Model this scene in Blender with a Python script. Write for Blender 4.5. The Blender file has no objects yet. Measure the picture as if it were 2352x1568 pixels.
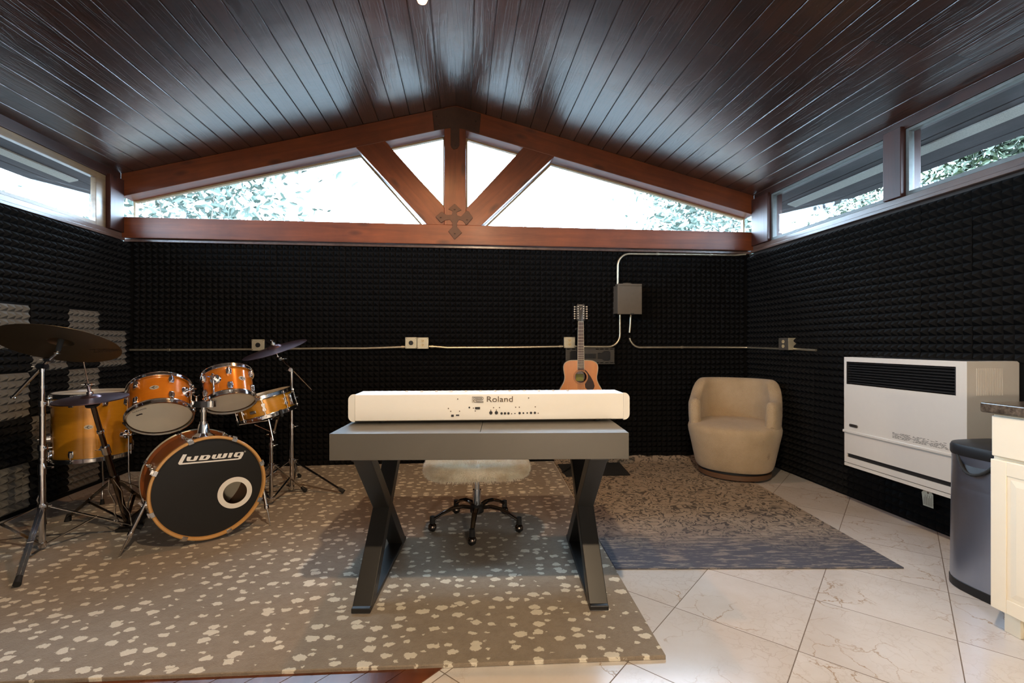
import bpy, math, random
from math import sin, cos, pi, radians, sqrt, atan2
from mathutils import Vector, Matrix, Quaternion
from mathutils.geometry import tessellate_polygon

SC = bpy.context.scene
COL = SC.collection
random.seed(7)

# ------------------------------------------------------------------ camera, sky, exposure
F = 1100.0 / 2352.0 * 36.0
YAW = math.atan(112 / 1100.0)
EYE = 1.145
cam_data = bpy.data.cameras.new('camera')
cam = bpy.data.objects.new('camera', cam_data)
COL.objects.link(cam)
cam_data.sensor_width = 36.0
cam_data.lens = F
cam_data.shift_y = 3.0 / 2352.0
cam_data.clip_start = 0.05
cam.location = (0, 0, EYE)
cam.rotation_euler = (pi / 2, 0, -YAW)
SC.camera = cam

world = bpy.data.worlds.new('sky')
SC.world = world
world.use_nodes = True
wn = world.node_tree
wn.nodes['Background'].inputs['Color'].default_value = (0.55, 0.77, 1.0, 1)
wn.nodes['Background'].inputs['Strength'].default_value = 42.0

SC.view_settings.view_transform = 'Standard'
SC.view_settings.look = 'None'
SC.view_settings.gamma = 1
SC.view_settings.exposure = 0.0
SC.view_settings.use_curve_mapping = False
SC.cycles.use_denoising = True
SC.cycles.max_bounces = 9
SC.cycles.diffuse_bounces = 5
SC.cycles.glossy_bounces = 4
SC.cycles.transparent_max_bounces = 12
SC.cycles.sample_clamp_indirect = 25
SC.cycles.caustics_reflective = False
SC.cycles.caustics_refractive = False


def portal(name, loc, rot, sx, sy):
    l = bpy.data.lights.new(name, 'AREA')
    l.shape = 'RECTANGLE'
    l.size = sx
    l.size_y = sy
    l.cycles.is_portal = True
    o = bpy.data.objects.new(name, l)
    o.location = loc
    o.rotation_euler = rot
    COL.objects.link(o)


portal('gable_portal', (-0.05, 4.84, 2.75), (-pi / 2, 0, 0), 5.8, 1.15)
portal('right_portal', (3.06, 1.6, 2.32), (0, pi / 2, 0), 0.5, 6.4)
portal('left_portal', (-3.15, 1.6, 2.32), (0, -pi / 2, 0), 0.5, 6.4)

# ------------------------------------------------------------------ materials
MATS = {}


class Nt:
    def __init__(self, name):
        self.m = bpy.data.materials.new(name)
        self.m.use_nodes = True
        self.t = self.m.node_tree
        self.t.nodes.clear()
        self.out = self.t.nodes.new('ShaderNodeOutputMaterial')
        self.b = self.t.nodes.new('ShaderNodeBsdfPrincipled')
        self.t.links.new(self.b.outputs[0], self.out.inputs[0])
        MATS[name] = self.m

    def n(self, typ, **kw):
        nd = self.t.nodes.new('ShaderNode' + typ)
        for k, v in kw.items():
            if k.startswith('i_'):
                key = k[2:]
                key = int(key) if key.isdigit() else key.replace('_', ' ')
                self.put(nd.inputs[key], v)
            else:
                setattr(nd, k, v)
        return nd

    def put(self, inp, v):
        if isinstance(v, bpy.types.NodeSocket):
            self.t.links.new(v, inp)
        elif isinstance(v, bpy.types.Node):
            self.t.links.new(v.outputs[0], inp)
        else:
            if isinstance(v, (tuple, list)) and len(v) == 3 and inp.type == 'RGBA':
                v = (*v, 1)
            inp.default_value = v

    def set(self, **kw):
        for k, v in kw.items():
            self.put(self.b.inputs[k.replace('_', ' ')], v)
        return self

    def math(self, op, a, b=0.0, c=0.0):
        nd = self.n('Math', operation=op)
        self.put(nd.inputs[0], a)
        self.put(nd.inputs[1], b)
        self.put(nd.inputs[2], c)
        return nd.outputs[0]

    def mix(self, f, a, b, blend='MIX'):
        nd = self.n('Mix', data_type='RGBA', blend_type=blend)
        self.put(nd.inputs[0], f)
        self.put(nd.inputs[6], a)
        self.put(nd.inputs[7], b)
        return nd.outputs[2]

    def ramp(self, f, stops, interp='LINEAR'):
        nd = self.n('ValToRGB')
        cr = nd.color_ramp
        cr.interpolation = interp
        while len(cr.elements) < len(stops):
            cr.elements.new(0.5)
        for e, (p, c) in zip(cr.elements, stops):
            e.position = p
            if isinstance(c, (int, float)):
                c = (c, c, c)
            e.color = (*c, 1)
        self.put(nd.inputs[0], f)
        return nd.outputs[0]

    def obj(self, scale=(1, 1, 1), loc=(0, 0, 0), rot=(0, 0, 0)):
        tc = self.n('TexCoord')
        mp = self.n('Mapping')
        mp.inputs['Scale'].default_value = scale
        mp.inputs['Location'].default_value = loc
        mp.inputs['Rotation'].default_value = rot
        self.t.links.new(tc.outputs['Object'], mp.inputs['Vector'])
        return mp.outputs[0]

    def noise(self, vec, scale, detail=3.0, rough=0.5, dist=0.0):
        nd = self.n('TexNoise')
        self.put(nd.inputs['Vector'], vec)
        nd.inputs['Scale'].default_value = scale
        nd.inputs['Detail'].default_value = detail
        nd.inputs['Roughness'].default_value = rough
        nd.inputs['Distortion'].default_value = dist
        return nd

    def bump(self, h, strength=0.3, dist=0.01, normal=None):
        nd = self.n('Bump')
        nd.inputs['Strength'].default_value = strength
        nd.inputs['Distance'].default_value = dist
        self.put(nd.inputs['Height'], h)
        if normal is not None:
            self.put(nd.inputs['Normal'], normal)
        self.put(self.b.inputs['Normal'], nd)
        self.put(self.b.inputs['Coat Normal'], nd)
        return nd


def plain(name, col, rough=0.5, metal=0.0, coat=0.0, var=0.08, spec=0.5, nscale=30.0):
    s = Nt(name)
    nz = s.noise(s.obj(), nscale, 3).outputs[0]
    c = s.mix(nz, tuple(x * (1 - var) for x in col), tuple(min(1, x * (1 + var)) for x in col))
    s.set(Base_Color=c, Roughness=rough, Metallic=metal, Coat_Weight=coat, Specular_IOR_Level=spec)
    s.b.inputs['Coat Roughness'].default_value = 0.05
    return s.m


plain('chrome', (0.75, 0.76, 0.78), 0.13, 1.0, var=0.05)
plain('steel', (0.42, 0.41, 0.40), 0.33, 1.0, var=0.15, nscale=60)
plain('black_metal', (0.028, 0.027, 0.027), 0.4, 0.4)
plain('black_rubber', (0.012, 0.012, 0.012), 0.75)
plain('black_plastic', (0.012, 0.012, 0.013), 0.45, spec=0.35)
plain('dark_chrome', (0.16, 0.13, 0.11), 0.16, 1.0)
plain('badge_silver', (0.48, 0.44, 0.36), 0.4, 0.2)
plain('white_plastic', (0.73, 0.69, 0.61), 0.38, var=0.015)
plain('heater_enamel', (0.62, 0.575, 0.51), 0.35, var=0.02)
plain('cabinet_paint', (0.84, 0.77, 0.62), 0.4, var=0.015)
plain('drum_head_coated', (0.80, 0.73, 0.56), 0.55, var=0.1, nscale=6)
plain('drum_head_black', (0.010, 0.0095, 0.009), 0.55, spec=0.3)
plain('logo_white', (0.80, 0.78, 0.74), 0.5)
plain('hoop_maple', (0.55, 0.30, 0.10), 0.35, coat=0.4)
plain('logo_brown', (0.10, 0.06, 0.03), 0.5)
plain('logo_black', (0.012, 0.010, 0.009), 0.5)
plain('outlet_plate', (0.55, 0.50, 0.36), 0.4, 0.5, var=0.15)
plain('outlet_grey', (0.10, 0.09, 0.075), 0.5, 0.3)
plain('ivory', (0.62, 0.50, 0.28), 0.4)
plain('conduit_steel', (0.60, 0.55, 0.42), 0.35, 0.85, var=0.2)
plain('bracket_metal', (0.050, 0.044, 0.036), 0.5)
plain('panel_grey', (0.125, 0.105, 0.080), 0.5, 0.2, var=0.12)
plain('tag_paper', (0.62, 0.60, 0.48), 0.8)
plain('guitar_label', (0.42, 0.42, 0.10), 0.7)
plain('guitar_side', (0.10, 0.03, 0.012), 0.3, coat=0.5)
plain('rosewood', (0.06, 0.020, 0.012), 0.4)
plain('binding', (0.50, 0.45, 0.32), 0.4)
plain('pickguard', (0.030, 0.012, 0.008), 0.45, spec=0.3, var=0.5)
plain('pearl', (0.70, 0.62, 0.52), 0.25)
plain('iron_plate', (0.055, 0.022, 0.012), 0.45, 0.3, var=0.3)
plain('stop_bead', (0.40, 0.30, 0.16), 0.5, var=0.2)
plain('frame_grey', (0.16, 0.17, 0.16), 0.5, var=0.3)
plain('soffit_vent', (0.42, 0.42, 0.38), 0.7, var=0.4, nscale=150)
plain('ground_out', (0.030, 0.030, 0.027), 0.9)
plain('stucco', (0.55, 0.55, 0.53), 0.9)
plain('roof_trim', (0.25, 0.25, 0.27), 0.8)
plain('bark', (0.10, 0.08, 0.06), 0.9)
plain('rubber_mat', (0.006, 0.006, 0.006), 0.9)
plain('plaster_dark', (0.05, 0.04, 0.035), 0.8)
plain('wood_base', (0.12, 0.062, 0.032), 0.5)
plain('cymbal_felt', (0.02, 0.02, 0.02), 0.9)
plain('rear_wall', (0.55, 0.47, 0.38), 0.8)


def foam(name, col, spec=0.2):
    s = Nt(name)
    nz = s.noise(s.obj(), 9, 4).outputs[0]
    fine = s.noise(s.obj(), 260, 3).outputs[0]
    c = s.mix(nz, tuple(x * 0.8 for x in col), tuple(x * 1.25 for x in col))
    s.set(Base_Color=c, Roughness=0.75, Specular_IOR_Level=spec)
    s.bump(fine, 0.25, 0.002)
    return s.m


foam('foam_black', (0.0042, 0.0041, 0.0042), 0.16)
foam('foam_grey', (0.135, 0.125, 0.108))


def wood(name, dark, light, rough=0.35, along=0, coat=0.15, gscale=14, bump=0.25):
    s = Nt(name)
    sc = [gscale, gscale, gscale]
    sc[along] = gscale * 0.07
    v = s.obj(scale=tuple(sc))
    nz = s.noise(v, 1.0, 6, 0.65, 0.6).outputs[0]
    blot = s.noise(s.obj(), 2.3, 4, 0.6).outputs[0]
    kv = [5.0, 5.0, 5.0]
    kv[along] = 1.9
    vor = s.n('TexVoronoi', feature='F1')
    s.put(vor.inputs['Vector'], s.obj(scale=tuple(kv)))
    vor.inputs['Scale'].default_value = 1.0
    knot = s.ramp(vor.outputs['Distance'], [(0.0, 1.0), (0.06, 1.0), (0.16, 0.0)])
    g = s.ramp(nz, [(0.3, 0.0), (0.7, 1.0)])
    c = s.mix(g, dark, light)
    c = s.mix(s.ramp(blot, [(0.35, 0.0), (0.75, 0.55)]), c, tuple(x * 0.45 for x in dark))
    c = s.mix(s.math('MULTIPLY', knot, 0.7), c, tuple(x * 0.25 for x in dark))
    s.set(Base_Color=c, Roughness=rough, Coat_Weight=coat)
    s.b.inputs['Coat Roughness'].default_value = 0.2
    s.bump(nz, bump, 0.004)
    return s.m


wood('beam_wood', (0.13, 0.027, 0.007), (0.27, 0.066, 0.016), 0.45, 0, coat=0.05)
wood('trim_wood_y', (0.030, 0.009, 0.005), (0.060, 0.016, 0.007), 0.5, 1, coat=0.0)
wood('trim_wood_z', (0.038, 0.009, 0.004), (0.075, 0.016, 0.006), 0.5, 2, coat=0.0)
wood('frame_tan', (0.20, 0.11, 0.05), (0.34, 0.21, 0.10), 0.4, 1)
wood('frame_tan_z', (0.26, 0.11, 0.035), (0.40, 0.19, 0.06), 0.4, 2)
wood('ledge_wood', (0.10, 0.055, 0.04), (0.17, 0.10, 0.075), 0.25, 1)
wood('eave_boards', (0.045, 0.040, 0.042), (0.085, 0.075, 0.078), 0.75, 1, coat=0.0)
wood('floor_wood', (0.08, 0.022, 0.009), (0.18, 0.055, 0.020), 0.3, 1)
wood('guitar_top', (0.56, 0.17, 0.022), (0.68, 0.24, 0.035), 0.35, 2, coat=0.15, gscale=30, bump=0.05)


def lacquer(name, a, b, rough=0.22, met=0.45, coat=1.0):
    s = Nt(name)
    v = s.obj(scale=(8, 8, 60))
    nz = s.noise(v, 1.0, 4, 0.5).outputs[0]
    fl = s.noise(s.obj(), 600, 2).outputs[0]
    c = s.mix(nz, a, b)
    s.set(Base_Color=c, Roughness=rough, Coat_Weight=coat, Metallic=s.math('MULTIPLY', fl, met))
    s.b.inputs['Coat Roughness'].default_value = 0.04
    s.b.inputs['Specular IOR Level'].default_value = 0.5 if met else 0.12
    return s.m


lacquer('drum_orange', (0.58, 0.155, 0.008), (0.70, 0.22, 0.014))
lacquer('drum_gold', (0.52, 0.21, 0.008), (0.68, 0.31, 0.02))
lacquer('drum_brown', (0.17, 0.045, 0.010), (0.27, 0.080, 0.016), 0.35, 0.0, 0.04)


def cymbal_mat(name, a, b, rough):
    s = Nt(name)
    tc = s.n('TexCoord')
    ln = s.n('VectorMath', operation='LENGTH')
    s.t.links.new(tc.outputs['Object'], ln.inputs[0])
    w = s.noise(ln.outputs['Value'], 420, 3, 0.6)
    w.noise_dimensions = '1D'
    s.put(w.inputs['W'], ln.outputs['Value'])
    st = s.noise(s.obj(), 7, 4, 0.6).outputs[0]
    c = s.mix(st, a, b)
    s.set(Base_Color=c, Roughness=rough, Metallic=0.9)
    s.bump(w.outputs[0], 0.15, 0.001)
    return s.m


cymbal_mat('cymbal_bronze', (0.075, 0.056, 0.034), (0.13, 0.10, 0.065), 0.42)
cymbal_mat('cymbal_purple', (0.10, 0.06, 0.075), (0.22, 0.14, 0.15), 0.34)

# ceiling boards
RIDGE_X, RIDGE_Z, PITCH = -0.07, 3.36, 0.255
PLANK = 0.140


def ceiling_mat():
    s = Nt('ceiling_boards')
    tc = s.n('TexCoord')
    sep = s.n('SeparateXYZ')
    s.t.links.new(tc.outputs['Object'], sep.inputs[0])
    x = s.math('DIVIDE', s.math('SUBTRACT', sep.outputs[0], RIDGE_X), PLANK)
    idx = s.math('FLOOR', x)
    wn1 = s.n('TexWhiteNoise', noise_dimensions='1D')
    s.put(wn1.inputs['W'], idx)
    rnd = wn1.outputs['Value']
    # boards of random length end to end
    yy = s.math('DIVIDE', s.math('ADD', sep.outputs[1], s.math('MULTIPLY', rnd, 7.0)), 2.7)
    yi = s.math('FLOOR', yy)
    yf = s.math('FRACT', yy)
    joint = s.math('LESS_THAN', yf, 0.0017)
    comb = s.n('CombineXYZ')
    s.put(comb.inputs[0], idx)
    s.put(comb.inputs[1], yi)
    wn2 = s.n('TexWhiteNoise', noise_dimensions='3D')
    s.put(wn2.inputs['Vector'], comb)
    r2 = wn2.outputs['Value']
    # grain, offset for every board
    off = s.n('CombineXYZ')
    s.put(off.inputs[0], s.math('MULTIPLY', r2, 40.0))
    s.put(off.inputs[1], s.math('MULTIPLY', rnd, 90.0))
    add = s.n('VectorMath', operation='ADD')
    s.t.links.new(tc.outputs['Object'], add.inputs[0])
    s.t.links.new(off.outputs[0], add.inputs[1])
    mp = s.n('Mapping')
    mp.inputs['Scale'].default_value = (16, 0.75, 16)
    s.t.links.new(add.outputs[0], mp.inputs[0])
    g1 = s.noise(mp.outputs[0], 1.0, 2.5, 0.5, 0.25)
    rings = s.math('FRACT', s.math('MULTIPLY', g1.outputs[0], 9.0))
    rings = s.ramp(rings, [(0.0, 0.0), (0.55, 0.35), (0.9, 1.0), (1.0, 0.0)])
    mp2 = s.n('Mapping')
    mp2.inputs['Scale'].default_value = (6.0, 1.6, 6.0)
    s.t.links.new(add.outputs[0], mp2.inputs[0])
    vor = s.n('TexVoronoi', feature='F1')
    s.put(vor.inputs['Vector'], mp2)
    vor.inputs['Scale'].default_value = 1.0
    knot = s.ramp(vor.outputs['Distance'], [(0.0, 1.0), (0.045, 1.0), (0.13, 0.0)])
    blot = s.noise(add.outputs[0], 3.0, 4, 0.6).outputs[0]
    c = s.mix(r2, (0.034, 0.0135, 0.0085), (0.072, 0.028, 0.017))
    c = s.mix(s.math('MULTIPLY', rings, 0.65), c, (0.016, 0.009, 0.007))
    c = s.mix(s.ramp(blot, [(0.45, 0.0), (0.75, 0.5)]), c, (0.085, 0.027, 0.009))
    c = s.mix(s.math('MULTIPLY', knot, 0.85), c, (0.012, 0.006, 0.005))
    c = s.mix(joint, c, (0.006, 0.004, 0.004))
    rg = s.math('ADD', 0.25, s.math('MULTIPLY', blot, 0.14))
    s.set(Base_Color=c, Roughness=rg, Coat_Weight=0.9, Specular_IOR_Level=0.7)
    s.b.inputs['Coat IOR'].default_value = 1.75
    s.b.inputs['Coat Roughness'].default_value = 0.27
    h = s.math('SUBTRACT', s.math('ADD', s.math('MULTIPLY', rings, -0.28), s.math('MULTIPLY', blot, 2.4)),
               s.math('ADD', s.math('MULTIPLY', knot, 0.6), s.math('MULTIPLY', joint, 2.0)))
    s.bump(h, 0.42, 0.004)


ceiling_mat()


def marble_mat():
    s = Nt('marble_floor')
    tc = s.n('TexCoord')
    sep = s.n('SeparateXYZ')
    s.t.links.new(tc.outputs['Object'], sep.inputs[0])
    a = s.math('DIVIDE', s.math('SUBTRACT', s.math('MULTIPLY', s.math('ADD', sep.outputs[0], sep.outputs[1]), 0.70711), 2.052), 0.457)
    b = s.math('DIVIDE', s.math('ADD', s.math('MULTIPLY', s.math('SUBTRACT', sep.outputs[0], sep.outputs[1]), 0.70711), 0.764), 0.464)
    ia, ib = s.math('FLOOR', a), s.math('FLOOR', b)
    ga = s.math('ABSOLUTE', s.math('SUBTRACT', a, s.math('ROUND', a)))
    gb = s.math('ABSOLUTE', s.math('SUBTRACT', b, s.math('ROUND', b)))
    grout = s.math('LESS_THAN', s.math('MINIMUM', ga, gb), 0.0040)
    comb = s.n('CombineXYZ')
    s.put(comb.inputs[0], ia)
    s.put(comb.inputs[1], ib)
    wn = s.n('TexWhiteNoise', noise_dimensions='3D')
    s.put(wn.inputs['Vector'], comb)
    off = s.n('VectorMath', operation='MULTIPLY_ADD')
    s.t.links.new(wn.outputs['Color'], off.inputs[0])
    off.inputs[1].default_value = (13, 17, 11)
    s.t.links.new(tc.outputs['Object'], off.inputs[2])
    v = off.outputs[0]
    dn = s.noise(v, 5.0, 5, 0.6)
    dv = s.n('VectorMath', operation='MULTIPLY_ADD')
    s.t.links.new(dn.outputs['Color'], dv.inputs[0])
    dv.inputs[1].default_value = (0.22, 0.22, 0.22)
    s.t.links.new(v, dv.inputs[2])

    def veins(scale, lo, hi):
        vor = s.n('TexVoronoi', feature='DISTANCE_TO_EDGE')
        s.put(vor.inputs['Vector'], dv)
        vor.inputs['Scale'].default_value = scale
        return s.ramp(vor.outputs['Distance'], [(0.0, 1.0), (lo, 0.6), (hi, 0.0)])
    v1 = veins(5.5, 0.007, 0.022)
    v2 = veins(17.0, 0.014, 0.05)
    m1 = s.ramp(s.noise(v, 3.0, 3).outputs[0], [(0.47, 0.0), (0.62, 1.0)])
    m2 = s.ramp(s.noise(v, 2.2, 3).outputs[0], [(0.38, 0.0), (0.7, 0.8)])
    base = s.mix(wn.outputs['Value'], (0.62, 0.59, 0.565), (0.73, 0.71, 0.69))
    cl = s.ramp(s.noise(v, 4.0, 5, 0.6).outputs[0], [(0.35, 0.0), (0.7, 0.5)])
    base = s.mix(cl, base, (0.55, 0.49, 0.43))
    c = s.mix(s.math('MULTIPLY', v2, s.math('MULTIPLY', m2, 0.5)), base, (0.36, 0.28, 0.22))
    c = s.mix(s.math('MULTIPLY', v1, s.math('MULTIPLY', m1, 0.9)), c, (0.34, 0.22, 0.12))
    c = s.mix(grout, c, (0.17, 0.13, 0.10))
    s.set(Base_Color=c, Roughness=s.math('ADD', 0.16, s.math('MULTIPLY', grout, 0.5)))
    s.bump(s.math('SUBTRACT', 1.0, grout), 0.4, 0.002)


marble_mat()


def spotted_rug_mat():
    s = Nt('spotted_rug')
    o = s.obj()
    dn = s.noise(o, 48, 3, 0.6)
    dv = s.n('VectorMath', operation='MULTIPLY_ADD')
    s.t.links.new(dn.outputs['Color'], dv.inputs[0])
    dv.inputs[1].default_value = (0.034, 0.034, 0.0)
    s.t.links.new(o, dv.inputs[2])
    mp = s.n('Mapping')
    mp.inputs['Scale'].default_value = (12.5, 17.5, 0.001)
    s.t.links.new(dv.outputs[0], mp.inputs[0])
    vor = s.n('TexVoronoi', feature='F1', voronoi_dimensions='2D')
    s.put(vor.inputs['Vector'], mp)
    vor.inputs['Scale'].default_value = 1.0
    vor.inputs['Randomness'].default_value = 0.82
    sepc = s.n('SeparateColor')
    s.t.links.new(vor.outputs['Color'], sepc.inputs[0])
    thr = s.math('ADD', 0.07, s.math('MULTIPLY', sepc.outputs[0], 0.29))
    d = s.math('SUBTRACT', thr, vor.outputs['Distance'])
    spot = s.ramp(d, [(0.0, 0.0), (0.035, 1.0)])
    tone = s.noise(o, 1.4, 3).outputs[0]
    fine = s.noise(o, 220, 2).outputs[0]
    mid = s.noise(o, 26, 5, 0.7).outputs[0]
    base = s.mix(tone, (0.255, 0.205, 0.150), (0.345, 0.285, 0.222))
    base = s.mix(s.ramp(mid, [(0.4, 0.0), (0.8, 0.5)]), base, (0.15, 0.115, 0.082))
    sp = s.mix(fine, (0.68, 0.62, 0.50), (0.84, 0.78, 0.66))
    c = s.mix(spot, base, sp)
    c = s.mix(s.math('MULTIPLY', fine, 0.35), c, s.mix(0.5, c, (0.06, 0.05, 0.04)))
    s.set(Base_Color=c, Roughness=0.95, Specular_IOR_Level=0.1)
    s.b.inputs['Sheen Weight'].default_value = 0.25
    b1 = s.n('Bump')
    b1.inputs['Strength'].default_value = 0.6
    b1.inputs['Distance'].default_value = 0.004
    s.put(b1.inputs['Height'], fine)
    s.bump(s.math('ADD', mid, s.math('MULTIPLY', spot, 0.35)), 0.4, 0.01, b1.outputs[0])


spotted_rug_mat()


def ombre_rug_mat():
    s = Nt('ombre_rug')
    o = s.obj()
    sep = s.n('SeparateXYZ')
    s.put(sep.inputs[0], o)
    y = sep.outputs[1]                       # 0 at the front edge
    dn = s.noise(o, 9, 3, 0.6, 0.4)
    dv = s.n('VectorMath', operation='MULTIPLY_ADD')
    s.t.links.new(dn.outputs['Color'], dv.inputs[0])
    dv.inputs[1].default_value = (0.10, 0.10, 0.0)
    s.t.links.new(o, dv.inputs[2])
    cont = s.noise(dv.outputs[0], 12.5, 1.2, 0.5, 1.0).outputs[0]
    band = s.math('ABSOLUTE', s.math('SUBTRACT', s.math('FRACT', s.math('MULTIPLY', cont, 5.0)), 0.5))
    line = s.ramp(band, [(0.12, 0.9), (0.2, 0.0)])
    mpS = s.obj(scale=(7.5, 46, 1))
    streak = s.noise(mpS, 1.0, 5, 0.7).outputs[0]
    far = s.n('MapRange')
    s.put(far.inputs['Value'], y)
    far.inputs['From Min'].default_value = 0.25
    far.inputs['From Max'].default_value = 1.0
    farv = far.outputs[0]
    wear = s.noise(o, 3.2, 4, 0.6).outputs[0]
    # ground: slate blue in front, warm taupe further back
    ground = s.mix(farv, (0.105, 0.112, 0.145), (0.36, 0.27, 0.19))
    dark = s.mix(farv, (0.050, 0.055, 0.075), (0.080, 0.070, 0.058))
    light = (0.47, 0.41, 0.35)
    stm = s.ramp(s.math('ADD', streak, s.math('MULTIPLY', farv, 0.12)), [(0.52, 0.0), (0.57, 1.0)])
    front = s.mix(s.math('MULTIPLY', stm, s.math('ADD', 0.45, farv)), ground, light)
    back = s.mix(line, s.mix(s.ramp(wear, [(0.4, 0.0), (0.65, 0.6)]), (0.40, 0.33, 0.26), ground), dark)
    c = s.mix(s.ramp(s.math('ADD', y, s.math('MULTIPLY', s.math('SUBTRACT', wear, 0.5), 0.9)), [(0.22, 0.0), (0.62, 1.0)]), front, back)
    fine = s.noise(o, 300, 2).outputs[0]
    c = s.mix(s.math('MULTIPLY', fine, 0.4), c, s.mix(0.5, c, (0.03, 0.03, 0.03)))
    s.set(Base_Color=c, Roughness=0.9, Specular_IOR_Level=0.15)
    s.bump(fine, 0.5, 0.003)


ombre_rug_mat()


def desk_mat(name, a, b, rough):
    s = Nt(name)
    nz = s.noise(s.obj(scale=(1, 1, 1)), 3, 5, 0.65).outputs[0]
    fine = s.noise(s.obj(scale=(160, 40, 160)), 1, 3).outputs[0]
    c = s.mix(nz, a, b)
    s.set(Base_Color=c, Roughness=rough)
    s.bump(fine, 0.12, 0.001)


desk_mat('desk_paint', (0.075, 0.066, 0.052), (0.10, 0.088, 0.070), 0.36)
desk_mat('leg_iron', (0.011, 0.011, 0.011), (0.022, 0.020, 0.018), 0.40)


def granite():
    s = Nt('granite')
    n1 = s.noise(s.obj(), 38, 5, 0.7).outputs[0]
    n2 = s.noise(s.obj(), 160, 3, 0.6).outputs[0]
    c = s.ramp(n1, [(0.35, (0.035, 0.025, 0.018)), (0.55, (0.13, 0.10, 0.075)), (0.75, (0.28, 0.23, 0.18))])
    c = s.mix(s.math('MULTIPLY', n2, 0.5), c, (0.06, 0.05, 0.04))
    s.set(Base_Color=c, Roughness=0.2)


granite()


def brushed():
    s = Nt('brushed_steel')
    st = s.noise(s.obj(scale=(1.5, 1.5, 140)), 1.0, 4, 0.6).outputs[0]
    sm = s.noise(s.obj(scale=(6, 6, 1.6)), 1.0, 4, 0.6).outputs[0]
    c = s.mix(sm, (0.30, 0.34, 0.44), (0.48, 0.52, 0.62))  # blue tint stands in for the window's reflection on the steel
    s.set(Base_Color=c, Metallic=1.0, Roughness=s.math('ADD', 0.26, s.math('MULTIPLY', st, 0.14)))
    s.bump(st, 0.08, 0.001)


brushed()


def boucle():
    s = Nt('boucle')
    vor = s.n('TexVoronoi', feature='F1')
    s.put(vor.inputs['Vector'], s.obj())
    vor.inputs['Scale'].default_value = 190
    nz = s.noise(s.obj(), 5, 5, 0.6).outputs[0]
    c = s.mix(s.ramp(nz, [(0.3, 0.0), (0.7, 1.0)]), (0.44, 0.325, 0.195), (0.54, 0.41, 0.26))
    c = s.mix(s.ramp(s.noise(s.obj(), 13, 4, 0.6).outputs[0], [(0.66, 0.0), (0.74, 0.45)]), c, (0.20, 0.13, 0.07))
    s.set(Base_Color=c, Roughness=0.95, Specular_IOR_Level=0.1)
    s.b.inputs['Sheen Weight'].default_value = 0.3
    s.bump(vor.outputs['Distance'], 0.9, 0.004)


boucle()


def fur():
    s = Nt('fur_white')
    nz = s.noise(s.obj(), 14, 4, 0.6).outputs[0]
    c = s.mix(s.ramp(nz, [(0.45, 0.0), (0.8, 0.7)]), (0.90, 0.85, 0.72), (0.62, 0.45, 0.24))
    s.set(Base_Color=c, Roughness=0.75, Specular_IOR_Level=0.2)
    s.b.inputs['Sheen Weight'].default_value = 0.4


fur()


def glass_pane():
    s = Nt('window_glass')
    t = s.n('BsdfTransparent')
    g = s.n('BsdfGlossy')
    g.inputs['Roughness'].default_value = 0.02
    dust = s.noise(s.obj(), 9, 6, 0.7).outputs[0]
    d = s.n('BsdfDiffuse')
    d.inputs['Color'].default_value = (0.6, 0.65, 0.7, 1)
    lw = s.n('LayerWeight')
    lw.inputs['Blend'].default_value = 0.15
    m1 = s.n('MixShader')
    s.put(m1.inputs[0], s.math('MULTIPLY', lw.outputs['Fresnel'], 0.8))
    s.put(m1.inputs[1], t)
    s.put(m1.inputs[2], g)
    m2 = s.n('MixShader')
    s.put(m2.inputs[0], s.math('MULTIPLY', dust, 0.008))
    s.put(m2.inputs[1], m1)
    s.put(m2.inputs[2], d)
    s.t.links.new(m2.outputs[0], s.out.inputs[0])


glass_pane()


def leafm(name, a, b):
    s = Nt(name)
    nz = s.noise(s.obj(), 3.5, 3).outputs[0]
    s.set(Base_Color=s.mix(s.ramp(nz, [(0.3, 0.0), (0.7, 1.0)]), a, b), Roughness=0.6)


leafm('leaves_green', (0.006, 0.013, 0.004), (0.024, 0.038, 0.010))
leafm('leaves_pale', (0.06, 0.085, 0.065), (0.13, 0.15, 0.12))

bulb = Nt('bulb_glow')
bulb.set(Base_Color=(1, 0.6, 0.3))
bulb.b.inputs['Emission Color'].default_value = (1.0, 0.46, 0.16, 1)
bulb.b.inputs['Emission Strength'].default_value = 14


# ------------------------------------------------------------------ mesh helpers
def frame_from(axis, up=None):
    z = Vector(axis).normalized()
    u = Vector(up) if up is not None else (Vector((0, 0, 1)) if abs(z.z) < 0.95 else Vector((0, 1, 0)))
    x = u.cross(z).normalized()
    y = z.cross(x)
    return Matrix((x, y, z)).transposed()


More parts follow.
